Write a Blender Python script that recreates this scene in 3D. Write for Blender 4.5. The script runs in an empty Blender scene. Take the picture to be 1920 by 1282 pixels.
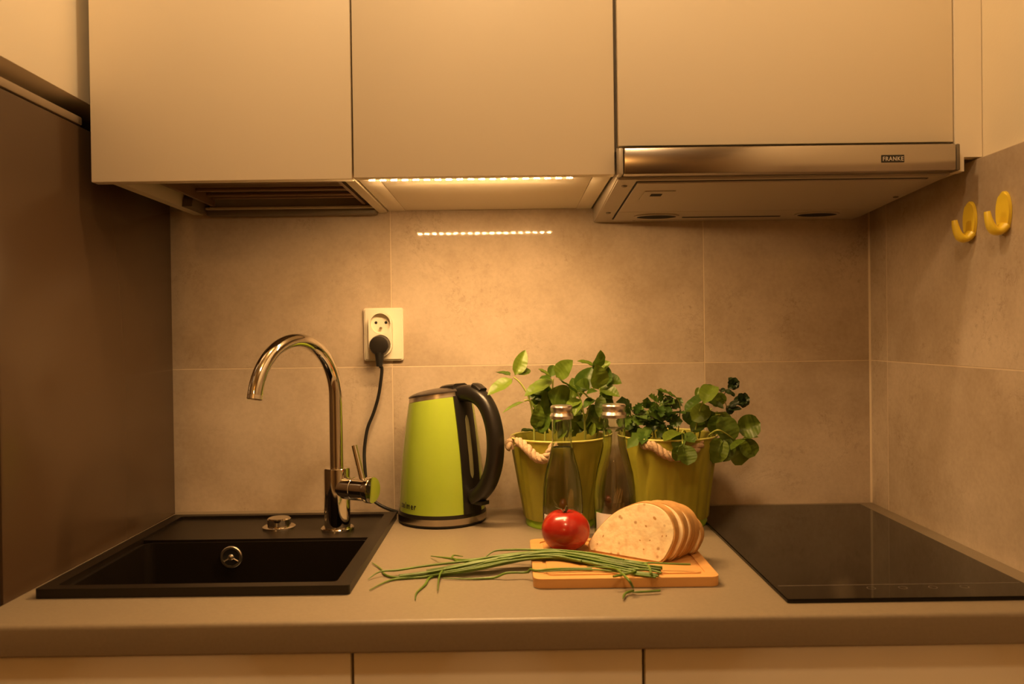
import bpy, bmesh, math, random
from mathutils import Vector, Matrix

# ------------------------------------------------------------------ camera, world, lights, exposure
SC = bpy.context.scene
COL = SC.collection
T = 0.90                      # height of the worktop above the floor; every z below is measured from it
PITCH, YAW, ROLL = -0.0080, 0.0015, 0.0132
_f = Vector((math.sin(YAW) * math.cos(PITCH), math.cos(YAW) * math.cos(PITCH), math.sin(PITCH)))
_r = Vector((math.cos(YAW), -math.sin(YAW), 0))
_u = _r.cross(_f)
_r2 = math.cos(ROLL) * _r - math.sin(ROLL) * _u
_u2 = math.sin(ROLL) * _r + math.cos(ROLL) * _u
cam = bpy.data.cameras.new('camera')
cam.sensor_fit = 'HORIZONTAL'
cam.sensor_width = 36.0
cam.lens = 27.78
cam.clip_start = 0.02
cam.dof.use_dof = True
cam.dof.focus_distance = 1.34
cam.dof.aperture_fstop = 5.0
camo = bpy.data.objects.new('camera', cam)
M = Matrix.Identity(4)
for i in range(3):
    M[i][0], M[i][1], M[i][2] = _r2[i], _u2[i], -_f[i]
M.translation = Vector((0, -1.5186, T + 0.3304))
camo.matrix_world = M
COL.objects.link(camo)
SC.camera = camo

w = bpy.data.worlds.new('world')
w.use_nodes = True
w.node_tree.nodes['Background'].inputs[0].default_value = (1.0, 0.62, 0.32, 1)
w.node_tree.nodes['Background'].inputs[1].default_value = 0.02
SC.world = w

WARM = (1.0, 0.66, 0.33)
AMBER = (1.0, 0.47, 0.12)
LED_COLOR = (1.0, 0.58, 0.23)
LED_STRENGTH = 2650.0
CEIL_NEAR = 18.5               # watts, ceiling lamp above the worktop
CEIL_MID = 21.0               # watts, ceiling lamp above the camera
CEIL_FAR = 20.0               # watts, lamp at the far end of the room behind the camera


def lamp(name, loc, power, radius, color):
    l = bpy.data.lights.new(name, 'POINT')
    l.energy = power
    l.color = color
    l.shadow_soft_size = radius
    o = bpy.data.objects.new(name, l)
    o.location = (loc[0], loc[1], T + loc[2])
    COL.objects.link(o)
    return o


lamp('ceiling_lamp_light', (-0.06, -0.60, 1.52), CEIL_NEAR, 0.05, WARM)
lamp('middle_lamp_light', (-0.05, -1.45, 1.50), CEIL_MID, 0.07, WARM)
lamp('room_lamp_light', (-0.75, -3.6, 1.36), CEIL_FAR, 0.07, AMBER)

SC.view_settings.view_transform = 'Standard'
SC.view_settings.look = 'None'
SC.view_settings.gamma = 1.0
SC.view_settings.use_curve_mapping = False
SC.view_settings.exposure = 0.0
cy = SC.cycles
cy.max_bounces = 10
cy.diffuse_bounces = 5
cy.glossy_bounces = 5
cy.transmission_bounces = 10
cy.transparent_max_bounces = 8
cy.sample_clamp_indirect = 3.0
cy.blur_glossy = 0.3
cy.caustics_reflective = False
cy.use_denoising = True
RND = random.Random(11)

# ------------------------------------------------------------------ materials


def mat(name, col, rough=0.5, metal=0.0, spec=0.5, var=0.0, vscale=8.0, bump=0.0, bscale=60.0, coat=0.0, **kw):
    m = bpy.data.materials.new(name)
    m.use_nodes = True
    nt = m.node_tree
    b = nt.nodes['Principled BSDF']
    b.inputs['Base Color'].default_value = (*col, 1)
    b.inputs['Roughness'].default_value = rough
    b.inputs['Metallic'].default_value = metal
    b.inputs['Specular IOR Level'].default_value = spec
    b.inputs['Coat Weight'].default_value = coat
    b.inputs['Coat Roughness'].default_value = 0.05
    for k, v in kw.items():
        b.inputs[k.replace('_', ' ')].default_value = v
    tc = nt.nodes.new('ShaderNodeTexCoord')
    if var:
        n = nt.nodes.new('ShaderNodeTexNoise')
        n.inputs['Scale'].default_value = vscale
        n.inputs['Detail'].default_value = 5
        nt.links.new(tc.outputs['Object'], n.inputs['Vector'])
        r = nt.nodes.new('ShaderNodeValToRGB')
        r.color_ramp.elements[0].position = 0.3
        r.color_ramp.elements[1].position = 0.7
        r.color_ramp.elements[0].color = (*[c * (1 - var) for c in col], 1)
        r.color_ramp.elements[1].color = (*[min(1, c * (1 + var)) for c in col], 1)
        nt.links.new(n.outputs['Fac'], r.inputs['Fac'])
        nt.links.new(r.outputs['Color'], b.inputs['Base Color'])
    if bump:
        n = nt.nodes.new('ShaderNodeTexNoise')
        n.inputs['Scale'].default_value = bscale
        n.inputs['Detail'].default_value = 4
        nt.links.new(tc.outputs['Object'], n.inputs['Vector'])
        bp = nt.nodes.new('ShaderNodeBump')
        bp.inputs['Strength'].default_value = bump
        bp.inputs['Distance'].default_value = 0.002
        nt.links.new(n.outputs['Fac'], bp.inputs['Height'])
        nt.links.new(bp.outputs['Normal'], b.inputs['Normal'])
    return m


def tile_material():
    m = bpy.data.materials.new('beige_stone_tile')
    m.use_nodes = True
    nt = m.node_tree
    b = nt.nodes['Principled BSDF']
    b.inputs['Roughness'].default_value = 0.035
    b.inputs['Specular IOR Level'].default_value = 0.3
    tc = nt.nodes.new('ShaderNodeTexCoord')
    oi = nt.nodes.new('ShaderNodeObjectInfo')
    ad = nt.nodes.new('ShaderNodeVectorMath')
    ad.operation = 'MULTIPLY_ADD'
    ad.inputs[1].default_value = (9, 7, 5)
    nt.links.new(oi.outputs['Random'], ad.inputs[0])
    nt.links.new(tc.outputs['Object'], ad.inputs[2])
    def noise(scale, detail, rough, dist=0.0):
        n = nt.nodes.new('ShaderNodeTexNoise')
        n.inputs['Scale'].default_value = scale
        n.inputs['Detail'].default_value = detail
        n.inputs['Roughness'].default_value = rough
        n.inputs['Distortion'].default_value = dist
        nt.links.new(ad.outputs[0], n.inputs['Vector'])
        return n
    def ramp(src, a, c0, z, c1):
        r = nt.nodes.new('ShaderNodeValToRGB')
        r.color_ramp.elements[0].position = a
        r.color_ramp.elements[1].position = z
        r.color_ramp.elements[0].color = (*c0, 1)
        r.color_ramp.elements[1].color = (*c1, 1)
        nt.links.new(src, r.inputs['Fac'])
        return r
    def mix(mode, fac, a, bb):
        x = nt.nodes.new('ShaderNodeMix')
        x.data_type = 'RGBA'
        x.blend_type = mode
        if isinstance(fac, float):
            x.inputs[0].default_value = fac
        else:
            nt.links.new(fac, x.inputs[0])
        nt.links.new(a, x.inputs[6])
        nt.links.new(bb, x.inputs[7])
        return x
    base = ramp(noise(4.5, 6, 0.6).outputs['Fac'], 0.32, (0.41, 0.325, 0.24), 0.68, (0.60, 0.505, 0.40))
    fine = ramp(noise(130, 3, 0.6).outputs['Fac'], 0.3, (0.86, 0.85, 0.84), 0.65, (1, 1, 1))
    c = mix('MULTIPLY', 0.6, base.outputs['Color'], fine.outputs['Color'])
    # broken dark veins: thin band of a distorted noise, only inside patches
    v = noise(7.0, 12, 0.72, 0.5)
    band = nt.nodes.new('ShaderNodeMath')
    band.operation = 'SUBTRACT'
    band.inputs[1].default_value = 0.5
    nt.links.new(v.outputs['Fac'], band.inputs[0])
    ab = nt.nodes.new('ShaderNodeMath')
    ab.operation = 'ABSOLUTE'
    nt.links.new(band.outputs[0], ab.inputs[0])
    thin = ramp(ab.outputs[0], 0.0, (1, 1, 1), 0.012, (0, 0, 0))
    patch = ramp(noise(6.5, 4, 0.6).outputs['Fac'], 0.45, (0, 0, 0), 0.64, (1, 1, 1))
    pm = mix('MULTIPLY', 1.0, thin.outputs['Color'], patch.outputs['Color'])
    speck = ramp(noise(85, 9, 0.8).outputs['Fac'], 0.56, (0, 0, 0), 0.72, (1, 1, 1))
    pm2 = mix('MULTIPLY', 1.0, speck.outputs['Color'], patch.outputs['Color'])
    dark = nt.nodes.new('ShaderNodeRGB')
    dark.outputs[0].default_value = (0.20, 0.135, 0.085, 1)
    s1 = nt.nodes.new('ShaderNodeMath'); s1.operation = 'MULTIPLY'; s1.inputs[1].default_value = 0.32
    nt.links.new(pm.outputs[2], s1.inputs[0])
    s2 = nt.nodes.new('ShaderNodeMath'); s2.operation = 'MULTIPLY'; s2.inputs[1].default_value = 0.8
    nt.links.new(pm2.outputs[2], s2.inputs[0])
    c = mix('MIX', s1.outputs[0], c.outputs[2], dark.outputs[0])
    c = mix('MIX', s2.outputs[0], c.outputs[2], dark.outputs[0])
    nt.links.new(c.outputs[2], b.inputs['Base Color'])
    return m


def leaf_material(name, col, col2):
    m = bpy.data.materials.new(name)
    m.use_nodes = True
    nt = m.node_tree
    b = nt.nodes['Principled BSDF']
    b.inputs['Roughness'].default_value = 0.42
    b.inputs['Specular IOR Level'].default_value = 0.5
    oi = nt.nodes.new('ShaderNodeObjectInfo')
    tc = nt.nodes.new('ShaderNodeTexCoord')
    n = nt.nodes.new('ShaderNodeTexNoise')
    n.inputs['Scale'].default_value = 3.0
    nt.links.new(tc.outputs['Object'], n.inputs['Vector'])
    ma = nt.nodes.new('ShaderNodeMath'); ma.operation = 'MULTIPLY_ADD'
    ma.inputs[1].default_value = 0.5
    nt.links.new(n.outputs['Fac'], ma.inputs[0])
    m2 = nt.nodes.new('ShaderNodeMath'); m2.operation = 'MULTIPLY'; m2.inputs[1].default_value = 0.75
    nt.links.new(oi.outputs['Random'], m2.inputs[0])
    nt.links.new(m2.outputs[0], ma.inputs[2])
    r = nt.nodes.new('ShaderNodeValToRGB')
    r.color_ramp.elements[0].position = 0.15
    r.color_ramp.elements[1].position = 0.95
    r.color_ramp.elements[0].color = (*col, 1)
    r.color_ramp.elements[1].color = (*col2, 1)
    nt.links.new(ma.outputs[0], r.inputs['Fac'])
    nt.links.new(r.outputs['Color'], b.inputs['Base Color'])
    # side veins as fine relief
    wv = nt.nodes.new('ShaderNodeTexWave')
    wv.wave_type = 'BANDS'; wv.bands_direction = 'Y'
    wv.inputs['Scale'].default_value = 2.4
    wv.inputs['Distortion'].default_value = 1.5
    nt.links.new(tc.outputs['Object'], wv.inputs['Vector'])
    bp = nt.nodes.new('ShaderNodeBump')
    bp.inputs['Strength'].default_value = 0.12
    bp.inputs['Distance'].default_value = 0.002
    nt.links.new(wv.outputs['Fac'], bp.inputs['Height'])
    nt.links.new(bp.outputs['Normal'], b.inputs['Normal'])
    tr = nt.nodes.new('ShaderNodeBsdfTranslucent')
    nt.links.new(r.outputs['Color'], tr.inputs['Color'])
    mx = nt.nodes.new('ShaderNodeMixShader')
    mx.inputs[0].default_value = 0.3
    nt.links.new(b.outputs[0], mx.inputs[1])
    nt.links.new(tr.outputs[0], mx.inputs[2])
    nt.links.new(mx.outputs[0], nt.nodes['Material Output'].inputs['Surface'])
    return m


def emit(name, col, s):
    m = bpy.data.materials.new(name)
    m.use_nodes = True
    nt = m.node_tree
    nt.nodes.remove(nt.nodes['Principled BSDF'])
    e = nt.nodes.new('ShaderNodeEmission')
    e.inputs[0].default_value = (*col, 1)
    e.inputs[1].default_value = s
    nt.links.new(e.outputs[0], nt.nodes['Material Output'].inputs['Surface'])
    return m


def glass(name, col, ior):
    m = bpy.data.materials.new(name)
    m.use_nodes = True
    nt = m.node_tree
    nt.nodes.remove(nt.nodes['Principled BSDF'])
    g = nt.nodes.new('ShaderNodeBsdfGlass')
    g.inputs['Color'].default_value = (*col, 1)
    g.inputs['Roughness'].default_value = 0.0
    g.inputs['IOR'].default_value = ior
    nt.links.new(g.outputs[0], nt.nodes['Material Output'].inputs['Surface'])
    return m


def wood_material(name, c0, c1, scale):
    m = bpy.data.materials.new(name)
    m.use_nodes = True
    nt = m.node_tree
    b = nt.nodes['Principled BSDF']
    b.inputs['Roughness'].default_value = 0.5
    tc = nt.nodes.new('ShaderNodeTexCoord')
    mp = nt.nodes.new('ShaderNodeMapping')
    mp.inputs['Scale'].default_value = scale
    nt.links.new(tc.outputs['Object'], mp.inputs['Vector'])
    n = nt.nodes.new('ShaderNodeTexNoise')
    n.inputs['Scale'].default_value = 6
    n.inputs['Detail'].default_value = 6
    nt.links.new(mp.outputs[0], n.inputs['Vector'])
    r = nt.nodes.new('ShaderNodeValToRGB')
    r.color_ramp.elements[0].position = 0.3
    r.color_ramp.elements[1].position = 0.7
    r.color_ramp.elements[0].color = (*c0, 1)
    r.color_ramp.elements[1].color = (*c1, 1)
    nt.links.new(n.outputs['Fac'], r.inputs['Fac'])
    nt.links.new(r.outputs['Color'], b.inputs['Base Color'])
    return m


def bread_material():
    m = bpy.data.materials.new('bread_crumb')
    m.use_nodes = True
    nt = m.node_tree
    b = nt.nodes['Principled BSDF']
    b.inputs['Roughness'].default_value = 0.85
    b.inputs['Subsurface Weight'].default_value = 0.15
    b.inputs['Subsurface Radius'].default_value = (0.01, 0.006, 0.003)
    b.inputs['Subsurface Scale'].default_value = 0.3
    tc = nt.nodes.new('ShaderNodeTexCoord')
    n = nt.nodes.new('ShaderNodeTexNoise')
    n.inputs['Scale'].default_value = 90
    n.inputs['Detail'].default_value = 4
    nt.links.new(tc.outputs['Object'], n.inputs['Vector'])
    r = nt.nodes.new('ShaderNodeValToRGB')
    r.color_ramp.elements[0].position = 0.3
    r.color_ramp.elements[1].position = 0.55
    r.color_ramp.elements[0].color = (0.78, 0.58, 0.33, 1)
    r.color_ramp.elements[1].color = (0.95, 0.78, 0.51, 1)
    nt.links.new(n.outputs['Fac'], r.inputs['Fac'])
    v = nt.nodes.new('ShaderNodeTexVoronoi')
    v.inputs['Scale'].default_value = 75
    v.inputs['Randomness'].default_value = 1.0
    nt.links.new(tc.outputs['Object'], v.inputs['Vector'])
    rr = nt.nodes.new('ShaderNodeValToRGB')
    rr.color_ramp.elements[0].position = 0.10
    rr.color_ramp.elements[1].position = 0.24
    rr.color_ramp.elements[0].color = (0.55, 0.42, 0.30, 1)
    rr.color_ramp.elements[1].color = (1, 1, 1, 1)
    nt.links.new(v.outputs['Distance'], rr.inputs['Fac'])
    x = nt.nodes.new('ShaderNodeMix'); x.data_type = 'RGBA'; x.blend_type = 'MULTIPLY'
    x.inputs[0].default_value = 1.0
    nt.links.new(r.outputs['Color'], x.inputs[6])
    nt.links.new(rr.outputs['Color'], x.inputs[7])
    nt.links.new(x.outputs[2], b.inputs['Base Color'])
    bp = nt.nodes.new('ShaderNodeBump')
    bp.inputs['Strength'].default_value = 0.5
    bp.inputs['Distance'].default_value = 0.002
    nt.links.new(n.outputs['Fac'], bp.inputs['Height'])
    nt.links.new(bp.outputs['Normal'], b.inputs['Normal'])
    return m


MT = {
    'cream': mat('cream_lacquer', (0.86, 0.79, 0.66), 0.38, spec=0.4),
    'carcass': mat('cream_board', (0.66, 0.60, 0.47), 0.5),
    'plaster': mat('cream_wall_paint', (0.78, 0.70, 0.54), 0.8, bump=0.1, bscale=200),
    'room': mat('room_bounce_tint', (0.36, 0.26, 0.13), 0.85),  # ochre tone set to dim and warm the bounced fill light
    'grout': mat('light_grout', (0.64, 0.53, 0.39), 0.9),
    'tile': tile_material(),
    'worktop': mat('beige_laminate', (0.248, 0.200, 0.140), 0.42, var=0.05, vscale=220, bump=0.05, bscale=500),
    'sink': mat('dark_granite_composite', (0.0095, 0.0065, 0.0045), 0.36, spec=0.4, bump=0.12, bscale=700),
    'chrome': mat('polished_chrome', (0.78, 0.75, 0.70), 0.06, 1.0),
    'steel': mat('brushed_steel', (0.47, 0.42, 0.37), 0.2, 1.0),
    'satin': mat('satin_steel', (0.72, 0.66, 0.58), 0.32, 1.0),
    'alu': mat('cap_aluminium', (0.80, 0.74, 0.70), 0.28, 1.0),
    'black': mat('black_plastic', (0.012, 0.010, 0.009), 0.35),
    'rubber': mat('black_rubber', (0.010, 0.009, 0.008), 0.5),
    'lid': mat('dark_lid_plastic', (0.05, 0.04, 0.034), 0.28),
    'green': mat('lime_lacquer', (0.335, 0.46, 0.045), 0.22, coat=0.6),
    'window': mat('smoky_level_window', (0.20, 0.19, 0.10), 0.2, coat=0.4),
    'print': mat('dark_print', (0.03, 0.03, 0.012), 0.5),
    'print_light': mat('light_print', (0.62, 0.56, 0.48), 0.45),
    'hob': mat('black_ceramic_glass', (0.004, 0.003, 0.002), 0.05, spec=0.32),
    'hobline': mat('grey_screen_print', (0.10, 0.085, 0.065), 0.3),
    'fridge': mat('brown_steel_paint', (0.070, 0.042, 0.023), 0.22, spec=0.4),
    'fridge_trim': mat('grey_brown_trim', (0.26, 0.20, 0.14), 0.4),
    'tray': mat('brown_metal_tray', (0.22, 0.145, 0.085), 0.35, 0.4),
    'greyplastic': mat('grey_plastic', (0.16, 0.13, 0.09), 0.5),
    'hoodgrey': mat('hood_painted_metal', (0.48, 0.43, 0.36), 0.38, 0.25),
    'white': mat('white_socket_plastic', (0.80, 0.74, 0.62), 0.32),
    'dark': mat('dark_recess', (0.006, 0.005, 0.004), 0.8),
    'brass': mat('earth_pin', (0.45, 0.36, 0.24), 0.35, 1.0),
    'yellow': mat('yellow_plastic', (0.92, 0.70, 0.05), 0.3, coat=0.2),
    'pot': mat('olive_green_enamel', (0.31, 0.295, 0.030), 0.42, var=0.06, vscale=30),
    'potrim': mat('pale_green_rim', (0.56, 0.54, 0.14), 0.35),
    'liner': mat('bright_green_plastic', (0.30, 0.52, 0.03), 0.35),
    'rope': mat('jute_rope', (0.56, 0.40, 0.26), 0.9, var=0.25, vscale=300, bump=0.6, bscale=900),
    'soil': mat('potting_soil', (0.030, 0.020, 0.012), 0.95, bump=1.0, bscale=200),
    'leaf': leaf_material('basil_leaf', (0.040, 0.095, 0.008), (0.165, 0.25, 0.024)),
    'leaf_dark': leaf_material('parsley_leaf', (0.035, 0.085, 0.012), (0.10, 0.18, 0.022)),
    'leaf_round': leaf_material('round_herb_leaf', (0.045, 0.10, 0.010), (0.17, 0.25, 0.025)),
    'leaf_ros': leaf_material('rosette_leaf', (0.016, 0.032, 0.010), (0.035, 0.065, 0.018)),
    'stem': mat('pale_green_stem', (0.34, 0.40, 0.08), 0.5),
    'stem_dark': mat('brown_green_stem', (0.12, 0.10, 0.03), 0.6),
    'glass': glass('clear_glass', (0.965, 0.985, 0.955), 1.48),
    'water': glass('water', (0.99, 0.99, 0.975), 1.33),
    'label': mat('paper_label', (0.74, 0.72, 0.70), 0.6),
    'label_red': mat('red_label_print', (0.45, 0.03, 0.02), 0.5),
    'label_blue': mat('blue_grey_label_print', (0.10, 0.14, 0.16), 0.5),
    'tomato': mat('red_tomato_skin', (0.36, 0.017, 0.009), 0.24, var=0.12, vscale=25, coat=0.4, Subsurface_Weight=0.1, Subsurface_Scale=0.01),
    'sepal': mat('dry_green_sepal', (0.07, 0.065, 0.02), 0.7),
    'crumb': bread_material(),
    'crust': mat('golden_crust', (0.52, 0.29, 0.10), 0.7, var=0.2, vscale=40, bump=0.4, bscale=150),
    'board': wood_material('oiled_beech', (0.54, 0.27, 0.085), (0.68, 0.37, 0.13), (0.6, 6, 6)),
    'chive': mat('chive_green', (0.105, 0.185, 0.020), 0.4, var=0.35, vscale=22),
    'led': emit('warm_led_chip', LED_COLOR, LED_STRENGTH),
    'led_side': emit('warm_led_lens_side', LED_COLOR, LED_STRENGTH * 0.065),
    'ledpcb': mat('white_led_tape', (0.8, 0.74, 0.62), 0.5),
    'sensor': emit('blue_standby_dot', (0.25, 0.22, 1.0), 1.6),
    'floor': wood_material('brown_floorboards', (0.18, 0.10, 0.05), (0.27, 0.16, 0.085), (8, 0.6, 8)),
    'door': mat('dark_reflection_door', (0.10, 0.06, 0.035), 0.45),
}

# ------------------------------------------------------------------ builders
ORG = {}


def prop(o, label=None, cat=None, group=None, kind=None):
    if label: o['label'] = label
    if cat: o['category'] = cat
    if group: o['group'] = group
    if kind: o['kind'] = kind
    return o


def thing(name, base, label, cat, group=None):
    o = bpy.data.objects.new(name, None)
    o.empty_display_size = 0.02
    o.location = (base[0], base[1], base[2] + T)
    COL.objects.link(o)
    ORG[o.name] = Vector(base)
    return prop(o, label, cat, group)


class B:
    """collects shapes in worktop coordinates and links them as ONE mesh object"""

    def __init__(self, m=None):
        self.bm = bmesh.new()
        self.m = m                      # optional local->worktop matrix

    def box(self, x0, x1, y0, y1, z0, z1, bev=0.0, seg=2):
        vs = [self.bm.verts.new((x, y, z)) for x in (x0, x1) for y in (y0, y1) for z in (z0, z1)]
        fs = [self.bm.faces.new([vs[i] for i in f]) for f in
              ((0, 1, 3, 2), (4, 6, 7, 5), (0, 4, 5, 1), (2, 3, 7, 6), (0, 2, 6, 4), (1, 5, 7, 3))]
        if bev:
            es = list({e for f in fs for e in f.edges})
            bmesh.ops.bevel(self.bm, geom=es, offset=bev, segments=seg, affect='EDGES', profile=0.5)
        return self

    def loft(self, rings, closed=True, cap0=True, cap1=True, loop=False):
        R = [[self.bm.verts.new(p) for p in r] for r in rings]
        n = len(R[0])
        m = len(R)
        for i in range(m if loop else m - 1):
            a, b = R[i], R[(i + 1) % m]
            for j in range(n if closed else n - 1):
                k = (j + 1) % n
                try:
                    self.bm.faces.new((a[j], a[k], b[k], b[j]))
                except ValueError:
                    pass
        if not loop and closed:
            if cap0: self.bm.faces.new(list(reversed(R[0])))
            if cap1: self.bm.faces.new(R[-1])
        return self

    def lathe(self, prof, c=(0, 0, 0), seg=40, close=False, rmod=None):
        """prof: (radius, z) list; radius 0 ends make a pole"""
        rings = []
        for (r, z) in prof:
            ring = []
            for j in range(seg):
                a = 2 * math.pi * j / seg
                rr = r * (rmod(a, z) if rmod else 1.0)
                ring.append((c[0] + rr * math.cos(a), c[1] + rr * math.sin(a), c[2] + z))
            rings.append(ring)
        self.loft(rings, loop=close)
        return self

    def frame(self, d):
        d = Vector(d).normalized()
        u = d.cross(Vector((0, 0, 1)))
        if u.length < 1e-4: u = d.cross(Vector((0, 1, 0)))
        u.normalize()
        return d, u, u.cross(d)

    def cyl(self, p0, p1, r0, r1=None, seg=24, cap=True):
        p0, p1 = Vector(p0), Vector(p1)
        d, u, v = self.frame(p1 - p0)
        r1 = r0 if r1 is None else r1
        rr = [[p + (u * math.cos(2 * math.pi * j / seg) + v * math.sin(2 * math.pi * j / seg)) * r for j in range(seg)]
              for p, r in ((p0, r0), (p1, r1))]
        return self.loft(rr, cap0=cap, cap1=cap)

    def axial(self, p0, d, prof, seg=32):
        """turned shape along direction d: prof = (radius, distance)"""
        p0 = Vector(p0)
        d, u, v = self.frame(d)
        rr = [[p0 + d * t + (u * math.cos(2 * math.pi * j / seg) + v * math.sin(2 * math.pi * j / seg)) * r for j in range(seg)]
              for r, t in prof]
        return self.loft(rr)

    def tube(self, pts, r, seg=8, smooth=0, taper=None, section=None, ref=None):
        P = [Vector(p) for p in pts]
        if smooth: P = spline(P, smooth)
        n = len(P)
        t0 = (P[1] - P[0]).normalized()
        u = Vector(ref) if ref else t0.orthogonal()
        rings = []
        for i, p in enumerate(P):
            t = (P[min(i + 1, n - 1)] - P[max(i - 1, 0)]).normalized()
            u = (u - t * u.dot(t)).normalized()
            v = t.cross(u)
            k = r if taper is None else r * taper(i / (n - 1))
            if section:
                rings.append([p + u * (a * k) + v * (b * k) for a, b in section])
            else:
                rings.append([p + (u * math.cos(2 * math.pi * j / seg) + v * math.sin(2 * math.pi * j / seg)) * k for j in range(seg)])
        return self.loft(rings)

    def prism(self, outer, z0, z1, holes=(), to=None):
        """outline(s) in (a, b) extruded from c=z0 to c=z1; to(a, b, c) -> point"""
        to = to or (lambda a, b, c: (a, b, c))
        loops = [outer] + list(holes)
        edges0 = []
        L0, L1 = [], []
        for lp in loops:
            v0 = [self.bm.verts.new(to(a, b, z0)) for a, b in lp]
            v1 = [self.bm.verts.new(to(a, b, z1)) for a, b in lp]
            L0.append(v0); L1.append(v1)
            n = len(lp)
            for j in range(n):
                k = (j + 1) % n
                self.bm.faces.new((v0[j], v0[k], v1[k], v1[j]))
        for L in (L0, L1):
            if len(loops) == 1:
                self.bm.faces.new(L[0])
            else:
                es = []
                for v in L:
                    for j in range(len(v)):
                        es.append(self.bm.edges.get((v[j], v[(j + 1) % len(v)])))
                bmesh.ops.triangle_fill(self.bm, edges=es, use_beauty=True)
        return self

    def obj(self, name, m, parent=None, smooth=None, base=None, fix=True):
        if fix: bmesh.ops.recalc_face_normals(self.bm, faces=self.bm.faces)
        if self.m is not None: self.bm.transform(self.m)
        if parent is not None:
            org = ORG[parent.name]
        else:
            if base is None:
                vs = [v.co for v in self.bm.verts]
                base = ((min(v.x for v in vs) + max(v.x for v in vs)) / 2, (min(v.y for v in vs) + max(v.y for v in vs)) / 2, min(v.z for v in vs))
            org = Vector(base)
        self.bm.transform(Matrix.Translation(-org))
        me = bpy.data.meshes.new(name)
        self.bm.to_mesh(me)
        self.bm.free()
        me.materials.append(MT[m])
        if smooth:
            for p in me.polygons: p.use_smooth = True
            me.set_sharp_from_angle(angle=math.radians(smooth))
        o = bpy.data.objects.new(name, me)
        COL.objects.link(o)
        if parent is not None:
            o.parent = parent
        else:
            o.location = (org.x, org.y, org.z + T)
        ORG[o.name] = org
        return o


def box(name, m, x0, x1, y0, y1, z0, z1, parent=None, bev=0.0, smooth=None):
    return B().box(x0, x1, y0, y1, z0, z1, bev).obj(name, m, parent, smooth or (40 if bev else None))


def spline(P, k):
    P = [Vector(p) for p in P]
    out = []
    n = len(P)
    for i in range(n - 1):
        p0, p1, p2, p3 = P[max(i - 1, 0)], P[i], P[i + 1], P[min(i + 2, n - 1)]
        for j in range(k):
            t = j / k
            out.append(0.5 * ((2 * p1) + (-p0 + p2) * t + (2 * p0 - 5 * p1 + 4 * p2 - p3) * t * t + (-p0 + 3 * p1 - 3 * p2 + p3) * t ** 3))
    out.append(P[-1])
    return out


def rrect(x0, x1, y0, y1, r, n=5):
    pts = []
    for cx, cy_, a0 in ((x1 - r, y1 - r, 0), (x0 + r, y1 - r, 90), (x0 + r, y0 + r, 180), (x1 - r, y0 + r, 270)):
        for i in range(n + 1):
            a = math.radians(a0 + 90 * i / n)
            pts.append((cx + r * math.cos(a), cy_ + r * math.sin(a)))
    return pts


def circle(cx, cy_, r, n=24):
    return [(cx + r * math.cos(2 * math.pi * i / n), cy_ + r * math.sin(2 * math.pi * i / n)) for i in range(n)]


def text_mesh(s, size, bold=0.0):
    cu = bpy.data.curves.new('lettering', 'FONT')
    cu.body = s
    cu.size = size
    cu.offset = bold
    cu.resolution_u = 3
    cu.space_character = 1.14
    cu.extrude = 0.0002
    o = bpy.data.objects.new('lettering', cu)
    COL.objects.link(o)
    dg = bpy.context.evaluated_depsgraph_get()
    dg.update()
    me = bpy.data.meshes.new_from_object(o.evaluated_get(dg))
    bpy.data.objects.remove(o)
    return me


def text_bm(s, size, bold, fn, name, m, parent):
    """lettering whose (x, y, z) run through fn to its place"""
    me = text_mesh(s, size, bold)
    w = max(v.co.x for v in me.vertices)
    b = B()
    b.bm.from_mesh(me)
    for v in b.bm.verts: v.co = Vector(fn(v.co.x / w, v.co.y, v.co.z))
    bpy.data.meshes.remove(me)
    return b.obj(name, m, parent, fix=False)

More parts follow.
